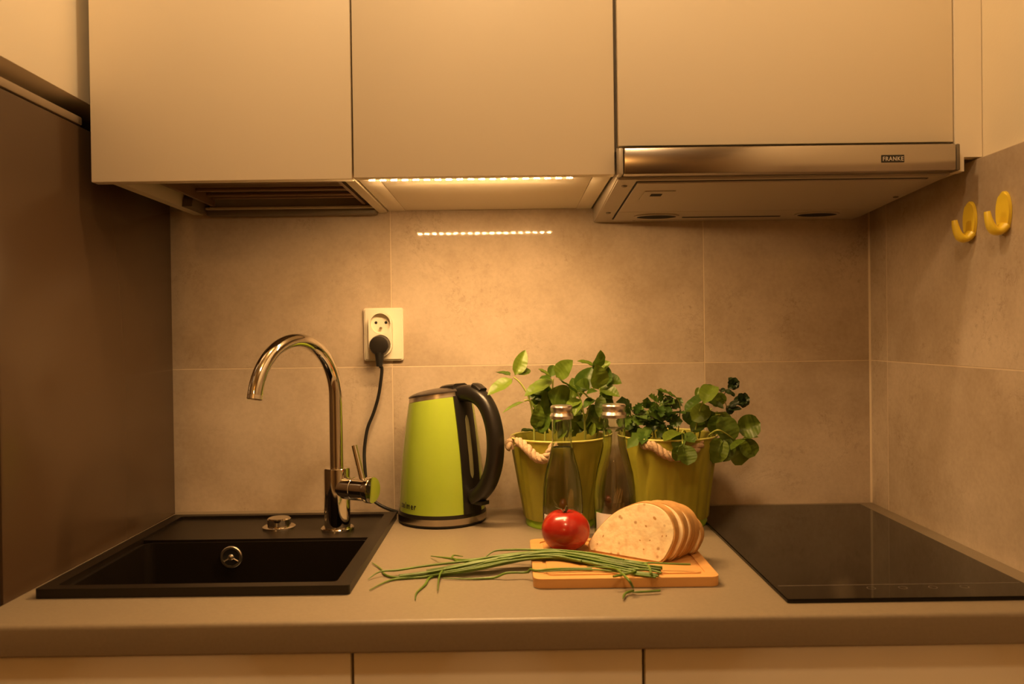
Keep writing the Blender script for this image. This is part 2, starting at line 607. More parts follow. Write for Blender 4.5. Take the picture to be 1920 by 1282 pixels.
# ------------------------------------------------------------------ measured positions (metres, z from the worktop)
BASIL=[
((0.0059, -0.15, 0.2602),(0.0232, -0.14, 0.2986),0.0204,0.15,0.25,'b'),
((0.0031, -0.15, 0.2566),(-0.0337, -0.17, 0.2363),0.0229,0.55,0.00,'b'),
((0.0124, -0.15, 0.262),(0.0315, -0.13, 0.2729),0.0158,0.40,0.00,'b'),
((-0.0006, -0.145, 0.261),(-0.0232, -0.12, 0.2638),0.0131,0.90,0.00,'b'),
((0.0238, -0.15, 0.2165),(-0.0095, -0.17, 0.2041),0.0101,0.80,0.00,'b'),
((0.0395, -0.16, 0.1676),(0.0479, -0.17, 0.2033),0.0201,0.20,0.00,'b'),
((0.0541, -0.14, 0.165),(0.0581, -0.15, 0.2235),0.0167,0.10,0.30,'b'),
((0.0459, -0.16, 0.162),(0.0644, -0.165, 0.1916),0.0183,0.25,0.00,'b'),
((0.0149, -0.14, 0.1627),(0.0416, -0.12, 0.1627),0.0141,0.80,0.00,'b'),
((0.0729, -0.14, 0.2523),(0.0302, -0.165, 0.2332),0.0258,0.60,0.00,'b'),
((0.0759, -0.13, 0.2301),(0.0328, -0.13, 0.2279),0.0225,0.05,0.00,'b'),
((0.0696, -0.15, 0.2557),(0.0491, -0.16, 0.2684),0.0147,0.70,0.00,'b'),
((0.0679, -0.11, 0.2545),(0.0768, -0.09, 0.2745),0.0153,0.20,0.00,'b'),
((0.077, -0.15, 0.2565),(0.099, -0.17, 0.2819),0.0266,0.35,0.20,'b'),
((0.0709, -0.16, 0.2534),(0.0537, -0.18, 0.2602),0.0118,0.50,0.00,'b'),
((0.1013, -0.14, 0.2147),(0.0674, -0.15, 0.2289),0.0371,0.05,0.00,'b'),
((0.0755, -0.13, 0.1954),(0.0893, -0.14, 0.2241),0.0317,0.05,0.00,'b'),
((0.1136, -0.15, 0.2283),(0.0868, -0.17, 0.2529),0.0220,0.60,0.20,'b'),
((0.1171, -0.12, 0.2289),(0.1393, -0.12, 0.2664),0.0283,0.00,-0.20,'b'),
((0.1245, -0.11, 0.2185),(0.1114, -0.1, 0.2467),0.0248,0.10,0.00,'b'),
((0.1504, -0.14, 0.2718),(0.1209, -0.16, 0.2858),0.0148,0.60,0.00,'b'),
((0.1466, -0.14, 0.2681),(0.154, -0.16, 0.2964),0.0240,0.40,0.20,'b'),
((0.1533, -0.13, 0.2694),(0.1663, -0.14, 0.2809),0.0187,0.30,0.00,'b'),
((0.1507, -0.15, 0.2343),(0.1445, -0.16, 0.2727),0.0313,0.25,0.00,'b'),
((0.1593, -0.14, 0.2362),(0.1671, -0.14, 0.2678),0.0242,0.30,-0.30,'b'),
((0.1616, -0.13, 0.2543),(0.1874, -0.14, 0.248),0.0233,0.40,0.00,'b'),
((0.1537, -0.14, 0.2391),(0.1789, -0.16, 0.2309),0.0203,0.30,0.00,'b'),
((0.1555, -0.14, 0.2344),(0.1718, -0.15, 0.221),0.0167,0.20,0.00,'b'),
((0.1488, -0.15, 0.2334),(0.132, -0.17, 0.2322),0.0110,0.60,0.00,'b'),
((0.1404, -0.14, 0.216),(0.1184, -0.16, 0.2335),0.0185,0.60,0.00,'b'),
((0.1431, -0.15, 0.2186),(0.1263, -0.17, 0.2123),0.0147,0.60,0.00,'b'),
((0.1209, -0.15, 0.2189),(0.0971, -0.17, 0.2044),0.0183,0.50,0.00,'b'),
((0.1181, -0.16, 0.2161),(0.1071, -0.18, 0.1998),0.0146,0.40,0.00,'b'),
((0.1561, -0.15, 0.2259),(0.1509, -0.16, 0.1945),0.0166,0.30,0.00,'b'),
((0.1591, -0.14, 0.2232),(0.1715, -0.15, 0.1997),0.0167,0.20,0.00,'b'),
((0.1347, -0.17, 0.1565),(0.1396, -0.17, 0.1765),0.0100,0.10,0.00,'b'),
((0.105, -0.13, 0.1575),(0.1279, -0.12, 0.1843),0.0226,0.10,0.00,'b'),
((0.0959, -0.13, 0.1782),(0.1187, -0.13, 0.2014),0.0225,0.20,0.00,'b'),
((0.1313, -0.13, 0.1543),(0.1562, -0.12, 0.1811),0.0207,0.20,0.00,'b'),
((0.1117, -0.14, 0.153),(0.0927, -0.15, 0.1804),0.0222,0.20,0.00,'b'),
((0.0738, -0.15, 0.1511),(0.0999, -0.15, 0.1655),0.0185,0.50,0.00,'b'),
((0.0656, -0.13, 0.158),(0.038, -0.12, 0.176),0.0169,0.30,0.00,'b'),
((0.0605, -0.13, 0.1928),(0.0401, -0.13, 0.2147),0.0187,0.30,0.00,'b'),
((0.0917, -0.14, 0.1934),(0.0645, -0.16, 0.1819),0.0203,0.40,0.00,'b'),
((0.1324, -0.12, 0.1672),(0.1677, -0.14, 0.1644),0.0169,0.50,0.00,'b'),
((0.0932, -0.125, 0.1943),(0.0666, -0.1481, 0.1921),0.0251,0.10,0.00,'b'),
((0.0852, -0.125, 0.193),(0.1039, -0.1273, 0.2041),0.0234,0.12,-0.07,'b'),
((0.0512, -0.125, 0.1793),(0.0439, -0.1187, 0.1994),0.0200,0.22,-0.23,'b'),
((0.1272, -0.125, 0.1956),(0.0959, -0.1255, 0.1971),0.0246,0.29,0.15,'b'),
((0.1316, -0.125, 0.2002),(0.1522, -0.1213, 0.1875),0.0243,0.31,-0.25,'b'),
((0.1288, -0.125, 0.1917),(0.1245, -0.1409, 0.174),0.0248,0.20,0.23,'b'),
((0.0581, -0.125, 0.2001),(0.0744, -0.1361, 0.2135),0.0224,0.11,-0.05,'b'),
((0.075, -0.125, 0.1633),(0.0947, -0.1252, 0.1736),0.0197,0.39,0.24,'b'),
((0.1477, -0.125, 0.1857),(0.1512, -0.1508, 0.1712),0.0227,0.11,-0.25,'b'),
((0.0731, -0.125, 0.2348),(0.0416, -0.134, 0.2353),0.0217,0.42,-0.24,'b'),
((0.115, -0.125, 0.2199),(0.0939, -0.1246, 0.2294),0.0260,0.13,0.03,'b'),
((0.1403, -0.125, 0.2324),(0.1201, -0.1416, 0.2455),0.0261,0.60,-0.23,'b'),
((0.1696, -0.125, 0.1975),(0.1591, -0.1432, 0.2233),0.0233,0.12,-0.08,'b'),
((0.1242, -0.125, 0.1579),(0.1121, -0.1163, 0.1771),0.0195,0.27,0.22,'b'),
((0.0823, -0.125, 0.1678),(0.0588, -0.1349, 0.1799),0.0261,0.39,-0.29,'b'),
((0.0456, -0.125, 0.2044),(0.0534, -0.1333, 0.2245),0.0204,0.32,-0.11,'b'),
]
BASIL_STEMS=[
[(0.0386, -0.15, 0.1479), (0.038, -0.15, 0.1719), (0.0347, -0.15, 0.2044), (0.0286, -0.15, 0.2257), (0.0204, -0.15, 0.2415), (0.0123, -0.15, 0.2518), (0.004, -0.15, 0.2584)],
[(0.022, -0.15, 0.2175), (0.0285, -0.15, 0.2183), (0.034, -0.15, 0.2164)],
[(0.0743, -0.14, 0.146), (0.073, -0.14, 0.1889), (0.0714, -0.145, 0.2266), (0.0724, -0.15, 0.2547)],
[(0.1274, -0.14, 0.1453), (0.1269, -0.14, 0.1789), (0.1217, -0.14, 0.2116), (0.1154, -0.14, 0.2303)],
[(0.148, -0.13, 0.1437), (0.1535, -0.135, 0.178), (0.1562, -0.14, 0.2158), (0.1537, -0.14, 0.2391), (0.1504, -0.14, 0.2699)],
[(0.0955, -0.13, 0.1444), (0.0997, -0.13, 0.1829), (0.1031, -0.14, 0.2165)],
[(0.0575, -0.14, 0.1463), (0.0579, -0.14, 0.1705), (0.0582, -0.14, 0.1938)],
[(0.1269, -0.14, 0.1789), (0.1346, -0.14, 0.2021), (0.1412, -0.15, 0.2187)],
]
PARSLEY=[
((0.2102, -0.1569, 0.1904),(0.2229, -0.1773, 0.19),0.0149,0.57,0.18,'p'),
((0.2101, -0.1545, 0.1924),(0.2174, -0.1731, 0.2066),0.0131,0.29,0.26,'p'),
((0.2075, -0.1561, 0.1956),(0.2022, -0.1676, 0.2134),0.0164,0.49,0.21,'p'),
((0.2083, -0.1466, 0.1906),(0.1914, -0.1598, 0.2006),0.0136,0.39,-0.25,'p'),
((0.2036, -0.154, 0.1891),(0.1882, -0.1436, 0.1842),0.0162,0.55,0.21,'p'),
((0.2068, -0.1514, 0.1878),(0.191, -0.1735, 0.1791),0.0143,0.53,-0.27,'p'),
((0.2082, -0.1493, 0.1858),(0.2021, -0.1612, 0.1736),0.0147,0.60,-0.18,'p'),
((0.2102, -0.1545, 0.1887),(0.2202, -0.1658, 0.1778),0.0171,0.33,0.04,'p'),
((0.2057, -0.1454, 0.1741),(0.2192, -0.1394, 0.1761),0.0146,0.29,-0.10,'p'),
((0.2074, -0.1361, 0.1747),(0.2163, -0.1342, 0.1831),0.0166,0.49,0.28,'p'),
((0.2054, -0.1345, 0.1746),(0.1986, -0.1536, 0.1926),0.0164,0.45,0.19,'p'),
((0.2023, -0.1473, 0.1743),(0.1863, -0.1547, 0.177),0.0164,0.33,-0.29,'p'),
((0.2035, -0.1427, 0.1723),(0.1889, -0.1584, 0.1636),0.0116,0.59,-0.05,'p'),
((0.2045, -0.1466, 0.1727),(0.2093, -0.1429, 0.1613),0.0120,0.22,-0.01,'p'),
((0.238, -0.1494, 0.1981),(0.2503, -0.149, 0.1963),0.0125,0.60,-0.01,'p'),
((0.2351, -0.1516, 0.2007),(0.2407, -0.1701, 0.2096),0.0148,0.53,-0.00,'p'),
((0.2326, -0.1558, 0.2014),(0.2309, -0.1707, 0.2144),0.0147,0.26,-0.27,'p'),
((0.2302, -0.1519, 0.1997),(0.2146, -0.144, 0.2022),0.0137,0.52,0.15,'p'),
((0.2335, -0.1425, 0.1976),(0.2214, -0.144, 0.1929),0.0152,0.33,0.09,'p'),
((0.2334, -0.1494, 0.1956),(0.2317, -0.1538, 0.1815),0.0139,0.31,0.25,'p'),
((0.2362, -0.1408, 0.1972),(0.2478, -0.1533, 0.1892),0.0106,0.56,-0.22,'p'),
((0.2525, -0.1467, 0.1883),(0.2653, -0.1446, 0.1911),0.0152,0.50,0.26,'p'),
((0.2492, -0.1497, 0.1884),(0.2655, -0.1349, 0.1976),0.0126,0.52,0.17,'p'),
((0.2474, -0.146, 0.1903),(0.2404, -0.1431, 0.2045),0.0138,0.56,0.16,'p'),
((0.2453, -0.1493, 0.1891),(0.2346, -0.1462, 0.194),0.0147,0.55,0.06,'p'),
((0.2474, -0.1395, 0.1859),(0.2257, -0.1696, 0.1858),0.0167,0.53,-0.25,'p'),
((0.2487, -0.1438, 0.1842),(0.2421, -0.1607, 0.1711),0.0147,0.59,-0.24,'p'),
((0.2516, -0.1398, 0.1831),(0.2566, -0.1526, 0.1701),0.0169,0.51,-0.26,'p'),
((0.2656, -0.1333, 0.2077),(0.2749, -0.1531, 0.212),0.0156,0.27,0.22,'p'),
((0.2632, -0.1432, 0.2093),(0.2734, -0.1483, 0.2181),0.0161,0.48,-0.30,'p'),
((0.2628, -0.1357, 0.2109),(0.2585, -0.1506, 0.2251),0.0116,0.30,0.21,'p'),
((0.2591, -0.1375, 0.2099),(0.2433, -0.1429, 0.2185),0.0146,0.33,0.25,'p'),
((0.2592, -0.1326, 0.2052),(0.2457, -0.1385, 0.2008),0.0146,0.38,-0.22,'p'),
((0.2607, -0.1473, 0.2058),(0.2559, -0.1667, 0.1939),0.0118,0.52,-0.19,'p'),
((0.2639, -0.143, 0.2064),(0.2753, -0.1452, 0.1982),0.0117,0.36,0.26,'p'),
((0.2836, -0.134, 0.1922),(0.294, -0.1591, 0.1917),0.0120,0.58,0.20,'p'),
((0.2816, -0.1368, 0.1975),(0.2933, -0.1366, 0.2123),0.0149,0.43,0.26,'p'),
((0.2798, -0.127, 0.1982),(0.2764, -0.133, 0.212),0.0165,0.45,0.20,'p'),
((0.2769, -0.128, 0.197),(0.2675, -0.1241, 0.2086),0.0163,0.32,-0.16,'p'),
((0.2773, -0.122, 0.1924),(0.2527, -0.144, 0.1967),0.0144,0.53,-0.13,'p'),
((0.279, -0.1292, 0.1916),(0.2669, -0.1323, 0.1828),0.0157,0.35,0.27,'p'),
((0.2821, -0.1205, 0.1895),(0.283, -0.1205, 0.1764),0.0176,0.44,-0.11,'p'),
((0.2831, -0.1214, 0.1895),(0.2904, -0.1243, 0.1776),0.0167,0.26,-0.16,'p'),
((0.2343, -0.1342, 0.1669),(0.2477, -0.1428, 0.1661),0.0142,0.58,-0.14,'p'),
((0.2277, -0.1494, 0.171),(0.2335, -0.1573, 0.1831),0.0117,0.22,0.30,'p'),
((0.2273, -0.1354, 0.1721),(0.2189, -0.1438, 0.1886),0.0165,0.55,0.13,'p'),
((0.2245, -0.139, 0.168),(0.2041, -0.1499, 0.1689),0.0120,0.54,-0.01,'p'),
((0.2261, -0.1449, 0.1674),(0.2107, -0.1543, 0.1563),0.0149,0.54,-0.10,'p'),
((0.2308, -0.1325, 0.1646),(0.2307, -0.1692, 0.1577),0.0164,0.26,-0.21,'p'),
((0.2724, -0.1489, 0.1745),(0.2864, -0.1609, 0.1788),0.0160,0.27,0.20,'p'),
((0.2707, -0.1413, 0.1771),(0.2764, -0.1648, 0.1967),0.0168,0.53,0.05,'p'),
((0.2669, -0.1539, 0.1785),(0.2721, -0.1541, 0.1975),0.0171,0.44,-0.28,'p'),
((0.2649, -0.1468, 0.1751),(0.2449, -0.1677, 0.19),0.0170,0.45,-0.10,'p'),
((0.2619, -0.1423, 0.1715),(0.2386, -0.1537, 0.1692),0.0160,0.44,0.02,'p'),
((0.2656, -0.1457, 0.17),(0.2553, -0.1601, 0.1593),0.0150,0.44,-0.15,'p'),
((0.2677, -0.1418, 0.1706),(0.2618, -0.1521, 0.1534),0.0125,0.59,0.20,'p'),
((0.2681, -0.1475, 0.172),(0.2816, -0.1551, 0.1593),0.0119,0.49,-0.28,'p'),
((0.2006, -0.12, 0.1805),(0.1972, -0.12, 0.2089),0.0227,0.10,0.20,'p'),
((0.2388, -0.17, 0.1715),(0.2048, -0.2, 0.1541),0.0198,0.50,0.00,'p'),
((0.2324, -0.17, 0.1689),(0.2199, -0.2, 0.1521),0.0162,0.50,0.00,'p'),
((0.2913, -0.14, 0.2158),(0.2635, -0.15, 0.2309),0.0139,0.50,0.30,'p'),
((0.2894, -0.14, 0.2121),(0.2707, -0.15, 0.2206),0.0121,0.60,0.00,'p'),
]
PARSLEY_STEMS=[
[(0.2477, -0.15, 0.1487), (0.2433, -0.15, 0.1692), (0.2389, -0.15, 0.1877), (0.2344, -0.15, 0.1989)],
[(0.2458, -0.15, 0.1488), (0.248, -0.145, 0.1732), (0.2519, -0.14, 0.1912)],
[(0.2281, -0.14, 0.1477), (0.2182, -0.145, 0.1689), (0.2093, -0.15, 0.19)],
[(0.2424, -0.15, 0.1692), (0.2314, -0.15, 0.1804), (0.225, -0.15, 0.1852)],
[(0.2607, -0.14, 0.1473), (0.2629, -0.14, 0.1771), (0.2623, -0.14, 0.2078)],
[(0.2907, -0.13, 0.1456), (0.2938, -0.135, 0.1808), (0.294, -0.14, 0.2046), (0.2894, -0.14, 0.2159)],
[(0.2813, -0.13, 0.1457), (0.2807, -0.13, 0.1711), (0.28, -0.13, 0.1927)],
]
ROUNDHERB=[
((0.3505, -0.15, 0.2399),(0.3281, -0.18, 0.2186),0.0274,0.30,0.10,'r'),
((0.3549, -0.14, 0.2374),(0.3344, -0.14, 0.2395),0.0112,0.80,0.00,'r'),
((0.3374, -0.15, 0.2234),(0.2976, -0.17, 0.2054),0.0183,0.75,0.00,'r'),
((0.3354, -0.15, 0.2142),(0.3622, -0.16, 0.2),0.0129,0.60,0.00,'r'),
((0.3574, -0.13, 0.2264),(0.3684, -0.13, 0.2027),0.0244,0.10,0.00,'r'),
((0.3452, -0.14, 0.2039),(0.3147, -0.15, 0.1821),0.0278,0.10,0.00,'r'),
((0.343, -0.13, 0.1984),(0.3426, -0.13, 0.1655),0.0300,0.10,0.00,'r'),
((0.3643, -0.12, 0.1925),(0.3545, -0.12, 0.1595),0.0264,0.10,0.00,'r'),
((0.3214, -0.12, 0.1647),(0.318, -0.12, 0.1978),0.0227,0.10,0.00,'r'),
((0.3286, -0.13, 0.1704),(0.3025, -0.13, 0.1867),0.0206,0.20,0.00,'r'),
((0.3342, -0.14, 0.2209),(0.3255, -0.13, 0.2268),0.0084,0.30,0.00,'r'),
((0.3221, -0.14, 0.2182),(0.3293, -0.13, 0.2333),0.0084,0.20,0.00,'r'),
((0.2855, -0.19, 0.1633),(0.2516, -0.225, 0.1602),0.0212,0.55,0.00,'r'),
((0.2873, -0.19, 0.1624),(0.297, -0.225, 0.1544),0.0195,0.50,0.00,'r'),
((0.2837, -0.19, 0.1643),(0.2697, -0.23, 0.1467),0.0212,0.35,0.00,'r'),
((0.2795, -0.225, 0.1493),(0.283, -0.235, 0.1177),0.0296,0.12,0.00,'r'),
((0.2742, -0.225, 0.1477),(0.2676, -0.23, 0.124),0.0174,0.10,0.00,'r'),
((0.3557, -0.17, 0.19),(0.3725, -0.18, 0.1474),0.0381,0.15,0.00,'r'),
((0.3538, -0.16, 0.1918),(0.347, -0.16, 0.1579),0.0220,0.15,0.00,'r'),
((0.3856, -0.16, 0.1629),(0.4228, -0.165, 0.174),0.0348,0.10,0.00,'r'),
((0.3545, -0.18, 0.1548),(0.3406, -0.19, 0.1149),0.0306,0.12,0.00,'r'),
((0.3708, -0.18, 0.1528),(0.3568, -0.19, 0.1165),0.0234,0.20,0.00,'r'),
((0.3772, -0.17, 0.1496),(0.3953, -0.175, 0.1082),0.0363,0.08,0.00,'r'),
((0.3914, -0.165, 0.1488),(0.4131, -0.165, 0.121),0.0274,0.08,0.00,'r'),
((0.3961, -0.18, 0.1488),(0.3668, -0.2, 0.1394),0.0143,0.80,0.00,'r'),
((0.3917, -0.17, 0.1485),(0.416, -0.18, 0.154),0.0109,0.70,0.00,'r'),
((0.3121, -0.14, 0.1578),(0.3337, -0.14, 0.1761),0.0205,0.30,0.00,'r'),
((0.3703, -0.15, 0.1952),(0.3626, -0.15, 0.1676),0.0277,0.10,0.00,'r'),
]
ROUND_STEMS=[
[(0.3165, -0.14, 0.1428), (0.3215, -0.14, 0.167), (0.3271, -0.145, 0.1953), (0.3355, -0.15, 0.2188), (0.3505, -0.15, 0.2399)],
[(0.3448, -0.15, 0.1474), (0.346, -0.15, 0.1678), (0.3505, -0.155, 0.1868), (0.3557, -0.17, 0.1909)],
[(0.3399, -0.14, 0.1462), (0.3562, -0.15, 0.1677), (0.3719, -0.16, 0.1686), (0.3856, -0.16, 0.1629)],
[(0.3396, -0.16, 0.1552), (0.3457, -0.19, 0.167), (0.3605, -0.185, 0.1608), (0.3758, -0.175, 0.1503)],
[(0.3028, -0.16, 0.1493), (0.2909, -0.19, 0.166), (0.2842, -0.2, 0.1646), (0.2795, -0.225, 0.1493)],
[(0.3283, -0.13, 0.1451), (0.3361, -0.13, 0.175), (0.3511, -0.135, 0.1987)],
]
ROSETTE=[
((0.3904, -0.13, 0.2409),(0.3997, -0.135, 0.2444),0.0107,0.05,0.00,'r'),
((0.3904, -0.13, 0.2409),(0.3932, -0.135, 0.2517),0.0107,0.05,0.00,'r'),
((0.3904, -0.13, 0.2409),(0.3834, -0.135, 0.251),0.0107,0.05,0.00,'r'),
((0.3904, -0.13, 0.2409),(0.3779, -0.135, 0.2431),0.0107,0.05,0.00,'r'),
((0.3904, -0.13, 0.2409),(0.3807, -0.135, 0.2337),0.0107,0.05,0.00,'r'),
((0.3904, -0.13, 0.2409),(0.3897, -0.135, 0.2301),0.0107,0.05,0.00,'r'),
((0.3904, -0.13, 0.2409),(0.3982, -0.135, 0.2348),0.0107,0.05,0.00,'r'),
((0.389, -0.135, 0.2413),(0.3909, -0.145, 0.2466),0.0067,0.05,0.00,'r'),
((0.389, -0.135, 0.2413),(0.3814, -0.145, 0.2466),0.0067,0.05,0.00,'r'),
((0.389, -0.135, 0.2413),(0.3814, -0.145, 0.2372),0.0067,0.05,0.00,'r'),
((0.389, -0.135, 0.2413),(0.3909, -0.145, 0.2372),0.0067,0.05,0.00,'r'),
((0.4069, -0.13, 0.2116),(0.418, -0.135, 0.2157),0.0124,0.05,0.00,'r'),
((0.4069, -0.13, 0.2116),(0.4104, -0.135, 0.2242),0.0124,0.05,0.00,'r'),
((0.4069, -0.13, 0.2116),(0.399, -0.135, 0.2235),0.0124,0.05,0.00,'r'),
((0.4069, -0.13, 0.2116),(0.3925, -0.135, 0.2142),0.0124,0.05,0.00,'r'),
((0.4069, -0.13, 0.2116),(0.3958, -0.135, 0.2033),0.0124,0.05,0.00,'r'),
((0.4069, -0.13, 0.2116),(0.4063, -0.135, 0.199),0.0124,0.05,0.00,'r'),
((0.4069, -0.13, 0.2116),(0.4162, -0.135, 0.2045),0.0124,0.05,0.00,'r'),
((0.4055, -0.135, 0.212),(0.408, -0.145, 0.2184),0.0078,0.05,0.00,'r'),
((0.4055, -0.135, 0.212),(0.397, -0.145, 0.2184),0.0078,0.05,0.00,'r'),
((0.4055, -0.135, 0.212),(0.397, -0.145, 0.2074),0.0078,0.05,0.00,'r'),
((0.4055, -0.135, 0.212),(0.4081, -0.145, 0.2074),0.0078,0.05,0.00,'r'),
((0.3743, -0.13, 0.228),(0.3878, -0.135, 0.2254),0.0094,0.30,0.00,'r'),
((0.3836, -0.13, 0.227),(0.392, -0.13, 0.2184),0.0066,0.30,0.00,'r'),
((0.3741, -0.13, 0.2121),(0.3686, -0.13, 0.2234),0.0075,0.20,0.00,'r'),
((0.3815, -0.13, 0.2007),(0.3975, -0.14, 0.2107),0.0112,0.30,0.00,'r'),
((0.3795, -0.13, 0.1951),(0.4011, -0.14, 0.1995),0.0093,0.40,0.00,'r'),
((0.3777, -0.13, 0.2026),(0.387, -0.13, 0.1875),0.0131,0.20,0.00,'r'),
((0.3667, -0.13, 0.2262),(0.3762, -0.13, 0.2327),0.0075,0.30,0.00,'r'),
]
ROSETTE_STEMS=[
[(0.3685, -0.12, 0.1432), (0.3788, -0.125, 0.1739), (0.3777, -0.13, 0.2007), (0.3732, -0.13, 0.2168), (0.378, -0.13, 0.228), (0.3894, -0.13, 0.2381)],
[(0.3777, -0.13, 0.1951), (0.3834, -0.13, 0.2044), (0.3947, -0.13, 0.209), (0.4069, -0.13, 0.2116)],
[(0.3732, -0.13, 0.2168), (0.3668, -0.13, 0.2291), (0.3562, -0.135, 0.237)],
]
BREAD_ORIGIN=(0.1108, -0.365, 0.013);BREAD_DIR=(0.8083, -0.5888, 0.0);BREAD_N=(-0.5888, -0.8083, 0.0)
BREAD_OUT=[(0.0, -0.0), (-0.0035, 0.0089), (0.0012, 0.0205), (0.0122, 0.036), (0.0265, 0.0518), (0.0423, 0.0637), (0.0595, 0.0718), (0.0772, 0.0769), (0.0937, 0.0766), (0.109, 0.0717), (0.1209, 0.0622), (0.1286, 0.0485), (0.13, 0.0334), (0.1242, 0.0157), (0.1177, 0.0044), (0.1121, -0.0001), (0.0984, -0.0001), (0.0737, 0.0005), (0.0483, 0.0011), (0.0223, 0.001)]
CHIVE_AXIS=[(-0.1573, -0.4397, 0.002), (-0.1202, -0.4316, 0.0027), (-0.0837, -0.4275, 0.0062), (-0.047, -0.4209, 0.0096), (-0.0099, -0.4087, 0.0131), (0.0279, -0.4005, 0.0155), (0.0658, -0.3996, 0.0155), (0.1017, -0.4199, 0.0155), (0.1356, -0.4446, 0.0155), (0.1685, -0.4657, 0.0155), (0.195, -0.4764, 0.0155)]
CHIVE_SPECIAL=[[(-0.2062, -0.3688, 0.002), (-0.1889, -0.3986, 0.002), (-0.1784, -0.4266, 0.002), (-0.1595, -0.4396, 0.002), (-0.1205, -0.4291, 0.0027), (-0.0766, -0.4227, 0.0068), (-0.0249, -0.411, 0.0117), (0.0279, -0.4005, 0.0155), (0.0729, -0.4053, 0.0155), (0.1148, -0.436, 0.0155), (0.1537, -0.4698, 0.0155)], [(-0.188, -0.4928, 0.002), (-0.1741, -0.4623, 0.002), (-0.1585, -0.4467, 0.002), (-0.1265, -0.441, 0.002), (-0.0905, -0.4348, 0.0055), (-0.0468, -0.4259, 0.0096), (-0.0024, -0.4115, 0.0138), (0.0353, -0.4035, 0.0155), (0.0871, -0.4166, 0.0155), (0.135, -0.4495, 0.0155)], [(-0.1983, -0.4473, 0.002), (-0.185, -0.4312, 0.002), (-0.1616, -0.4249, 0.002), (-0.1302, -0.409, 0.002), (-0.1003, -0.407, 0.0048), (-0.0627, -0.4051, 0.0082), (-0.0024, -0.3928, 0.0138), (0.0433, -0.3931, 0.0155), (0.1024, -0.4121, 0.0155)], [(-0.1235, -0.5328, 0.002), (-0.1253, -0.5061, 0.002), (-0.1179, -0.4738, 0.002), (-0.1146, -0.444, 0.002), (-0.0983, -0.4303, 0.002), (-0.0611, -0.4355, 0.0082), (-0.0173, -0.4216, 0.0124), (0.0277, -0.4058, 0.0155), (0.0726, -0.4107, 0.0155)], [(-0.0982, -0.5033, 0.0041), (-0.1004, -0.4637, 0.0043), (-0.0981, -0.4321, 0.0048), (-0.0846, -0.415, 0.0062), (-0.0474, -0.4106, 0.0096), (-0.0099, -0.4034, 0.0131), (0.0355, -0.3981, 0.0155), (0.0875, -0.4114, 0.0155)], [(-0.1235, -0.341, 0.0032), (-0.1051, -0.3692, 0.0046), (-0.0885, -0.383, 0.006), (-0.0766, -0.4001, 0.007), (-0.0475, -0.408, 0.0096), (-0.0099, -0.4034, 0.0131), (0.0357, -0.3927, 0.0155), (0.0879, -0.4061, 0.0155)], [(-0.0744, -0.3611, 0.0074), (-0.0879, -0.3699, 0.0062), (-0.085, -0.3894, 0.0063), (-0.063, -0.3999, 0.0082), (-0.0252, -0.3979, 0.0117), (0.0205, -0.392, 0.0155)], [(-0.0444, -0.3908, 0.01), (-0.0295, -0.3746, 0.0113), (-0.0062, -0.3749, 0.0134), (0.0284, -0.3841, 0.0155), (0.0664, -0.3887, 0.0155), (0.1104, -0.4072, 0.0155), (0.1508, -0.4402, 0.0155)], [(-0.0968, -0.4471, 0.002), (-0.0604, -0.4511, 0.002), (-0.028, -0.4478, 0.002), (-0.0098, -0.4502, 0.009), (0.0156, -0.4489, 0.009), (0.0333, -0.4619, 0.0155), (0.0623, -0.4559, 0.0155), (0.1052, -0.4579, 0.0155)], [(0.099, -0.4478, 0.0155), (0.1322, -0.4712, 0.0155), (0.1398, -0.4925, 0.0155), (0.1452, -0.5259, 0.0155), (0.1514, -0.5156, 0.004)], [(0.1162, -0.4232, 0.0155), (0.1569, -0.448, 0.0155), (0.1741, -0.4538, 0.0155), (0.1797, -0.471, 0.0155), (0.1768, -0.5032, 0.0155)], [(0.1363, -0.4396, 0.0155), (0.1772, -0.4564, 0.0155), (0.2119, -0.4629, 0.0155), (0.2361, -0.4664, 0.0155)], [(0.0722, -0.4159, 0.0155), (0.1206, -0.4488, 0.0155), (0.153, -0.4745, 0.0155), (0.1585, -0.4841, 0.0155), (0.128, -0.5033, 0.0155)], [(0.1409, -0.4596, 0.0155), (0.1767, -0.4803, 0.0155), (0.1915, -0.4948, 0.0155)], [(0.1491, -0.5217, 0.004), (0.1662, -0.5204, 0.004), (0.1858, -0.517, 0.004)], [(0.1343, -0.5455, 0.004), (0.1405, -0.5255, 0.004), (0.1521, -0.5156, 0.004)], [(0.033, -0.469, 0.0155), (0.0689, -0.4635, 0.0155), (0.1118, -0.4631, 0.0155), (0.1519, -0.4815, 0.0155), (0.1838, -0.499, 0.0155)]]
CORD=[
[(-0.2404, -0.034, 0.3027), (-0.2435, -0.03, 0.2725), (-0.2466, -0.026, 0.2472), (-0.2527, -0.022, 0.2167), (-0.2626, -0.02, 0.1863), (-0.2731, -0.02, 0.1611), (-0.2781, -0.022, 0.1361), (-0.28, -0.025, 0.1113), (-0.2784, -0.03, 0.0868), (-0.2749, -0.035, 0.0575), (-0.2673, -0.04, 0.0333), (-0.2527, -0.045, 0.0202), (-0.2322, -0.05, 0.011), (-0.207, -0.06, 0.005)],
]
ROPES=[
[(0.0088, -0.178, 0.1502), (0.016, -0.186, 0.1484), (0.0263, -0.202, 0.1407), (0.0349, -0.209, 0.1318), (0.0453, -0.214, 0.1263), (0.0557, -0.217, 0.1284), (0.0646, -0.218, 0.139), (0.0704, -0.21, 0.1483)],
[(0.2223, -0.185, 0.141), (0.2255, -0.203, 0.1453), (0.2365, -0.211, 0.1427), (0.2495, -0.216, 0.1326), (0.2649, -0.218, 0.1275), (0.2847, -0.216, 0.1286), (0.3021, -0.21, 0.1381), (0.3162, -0.196, 0.1467)],
]

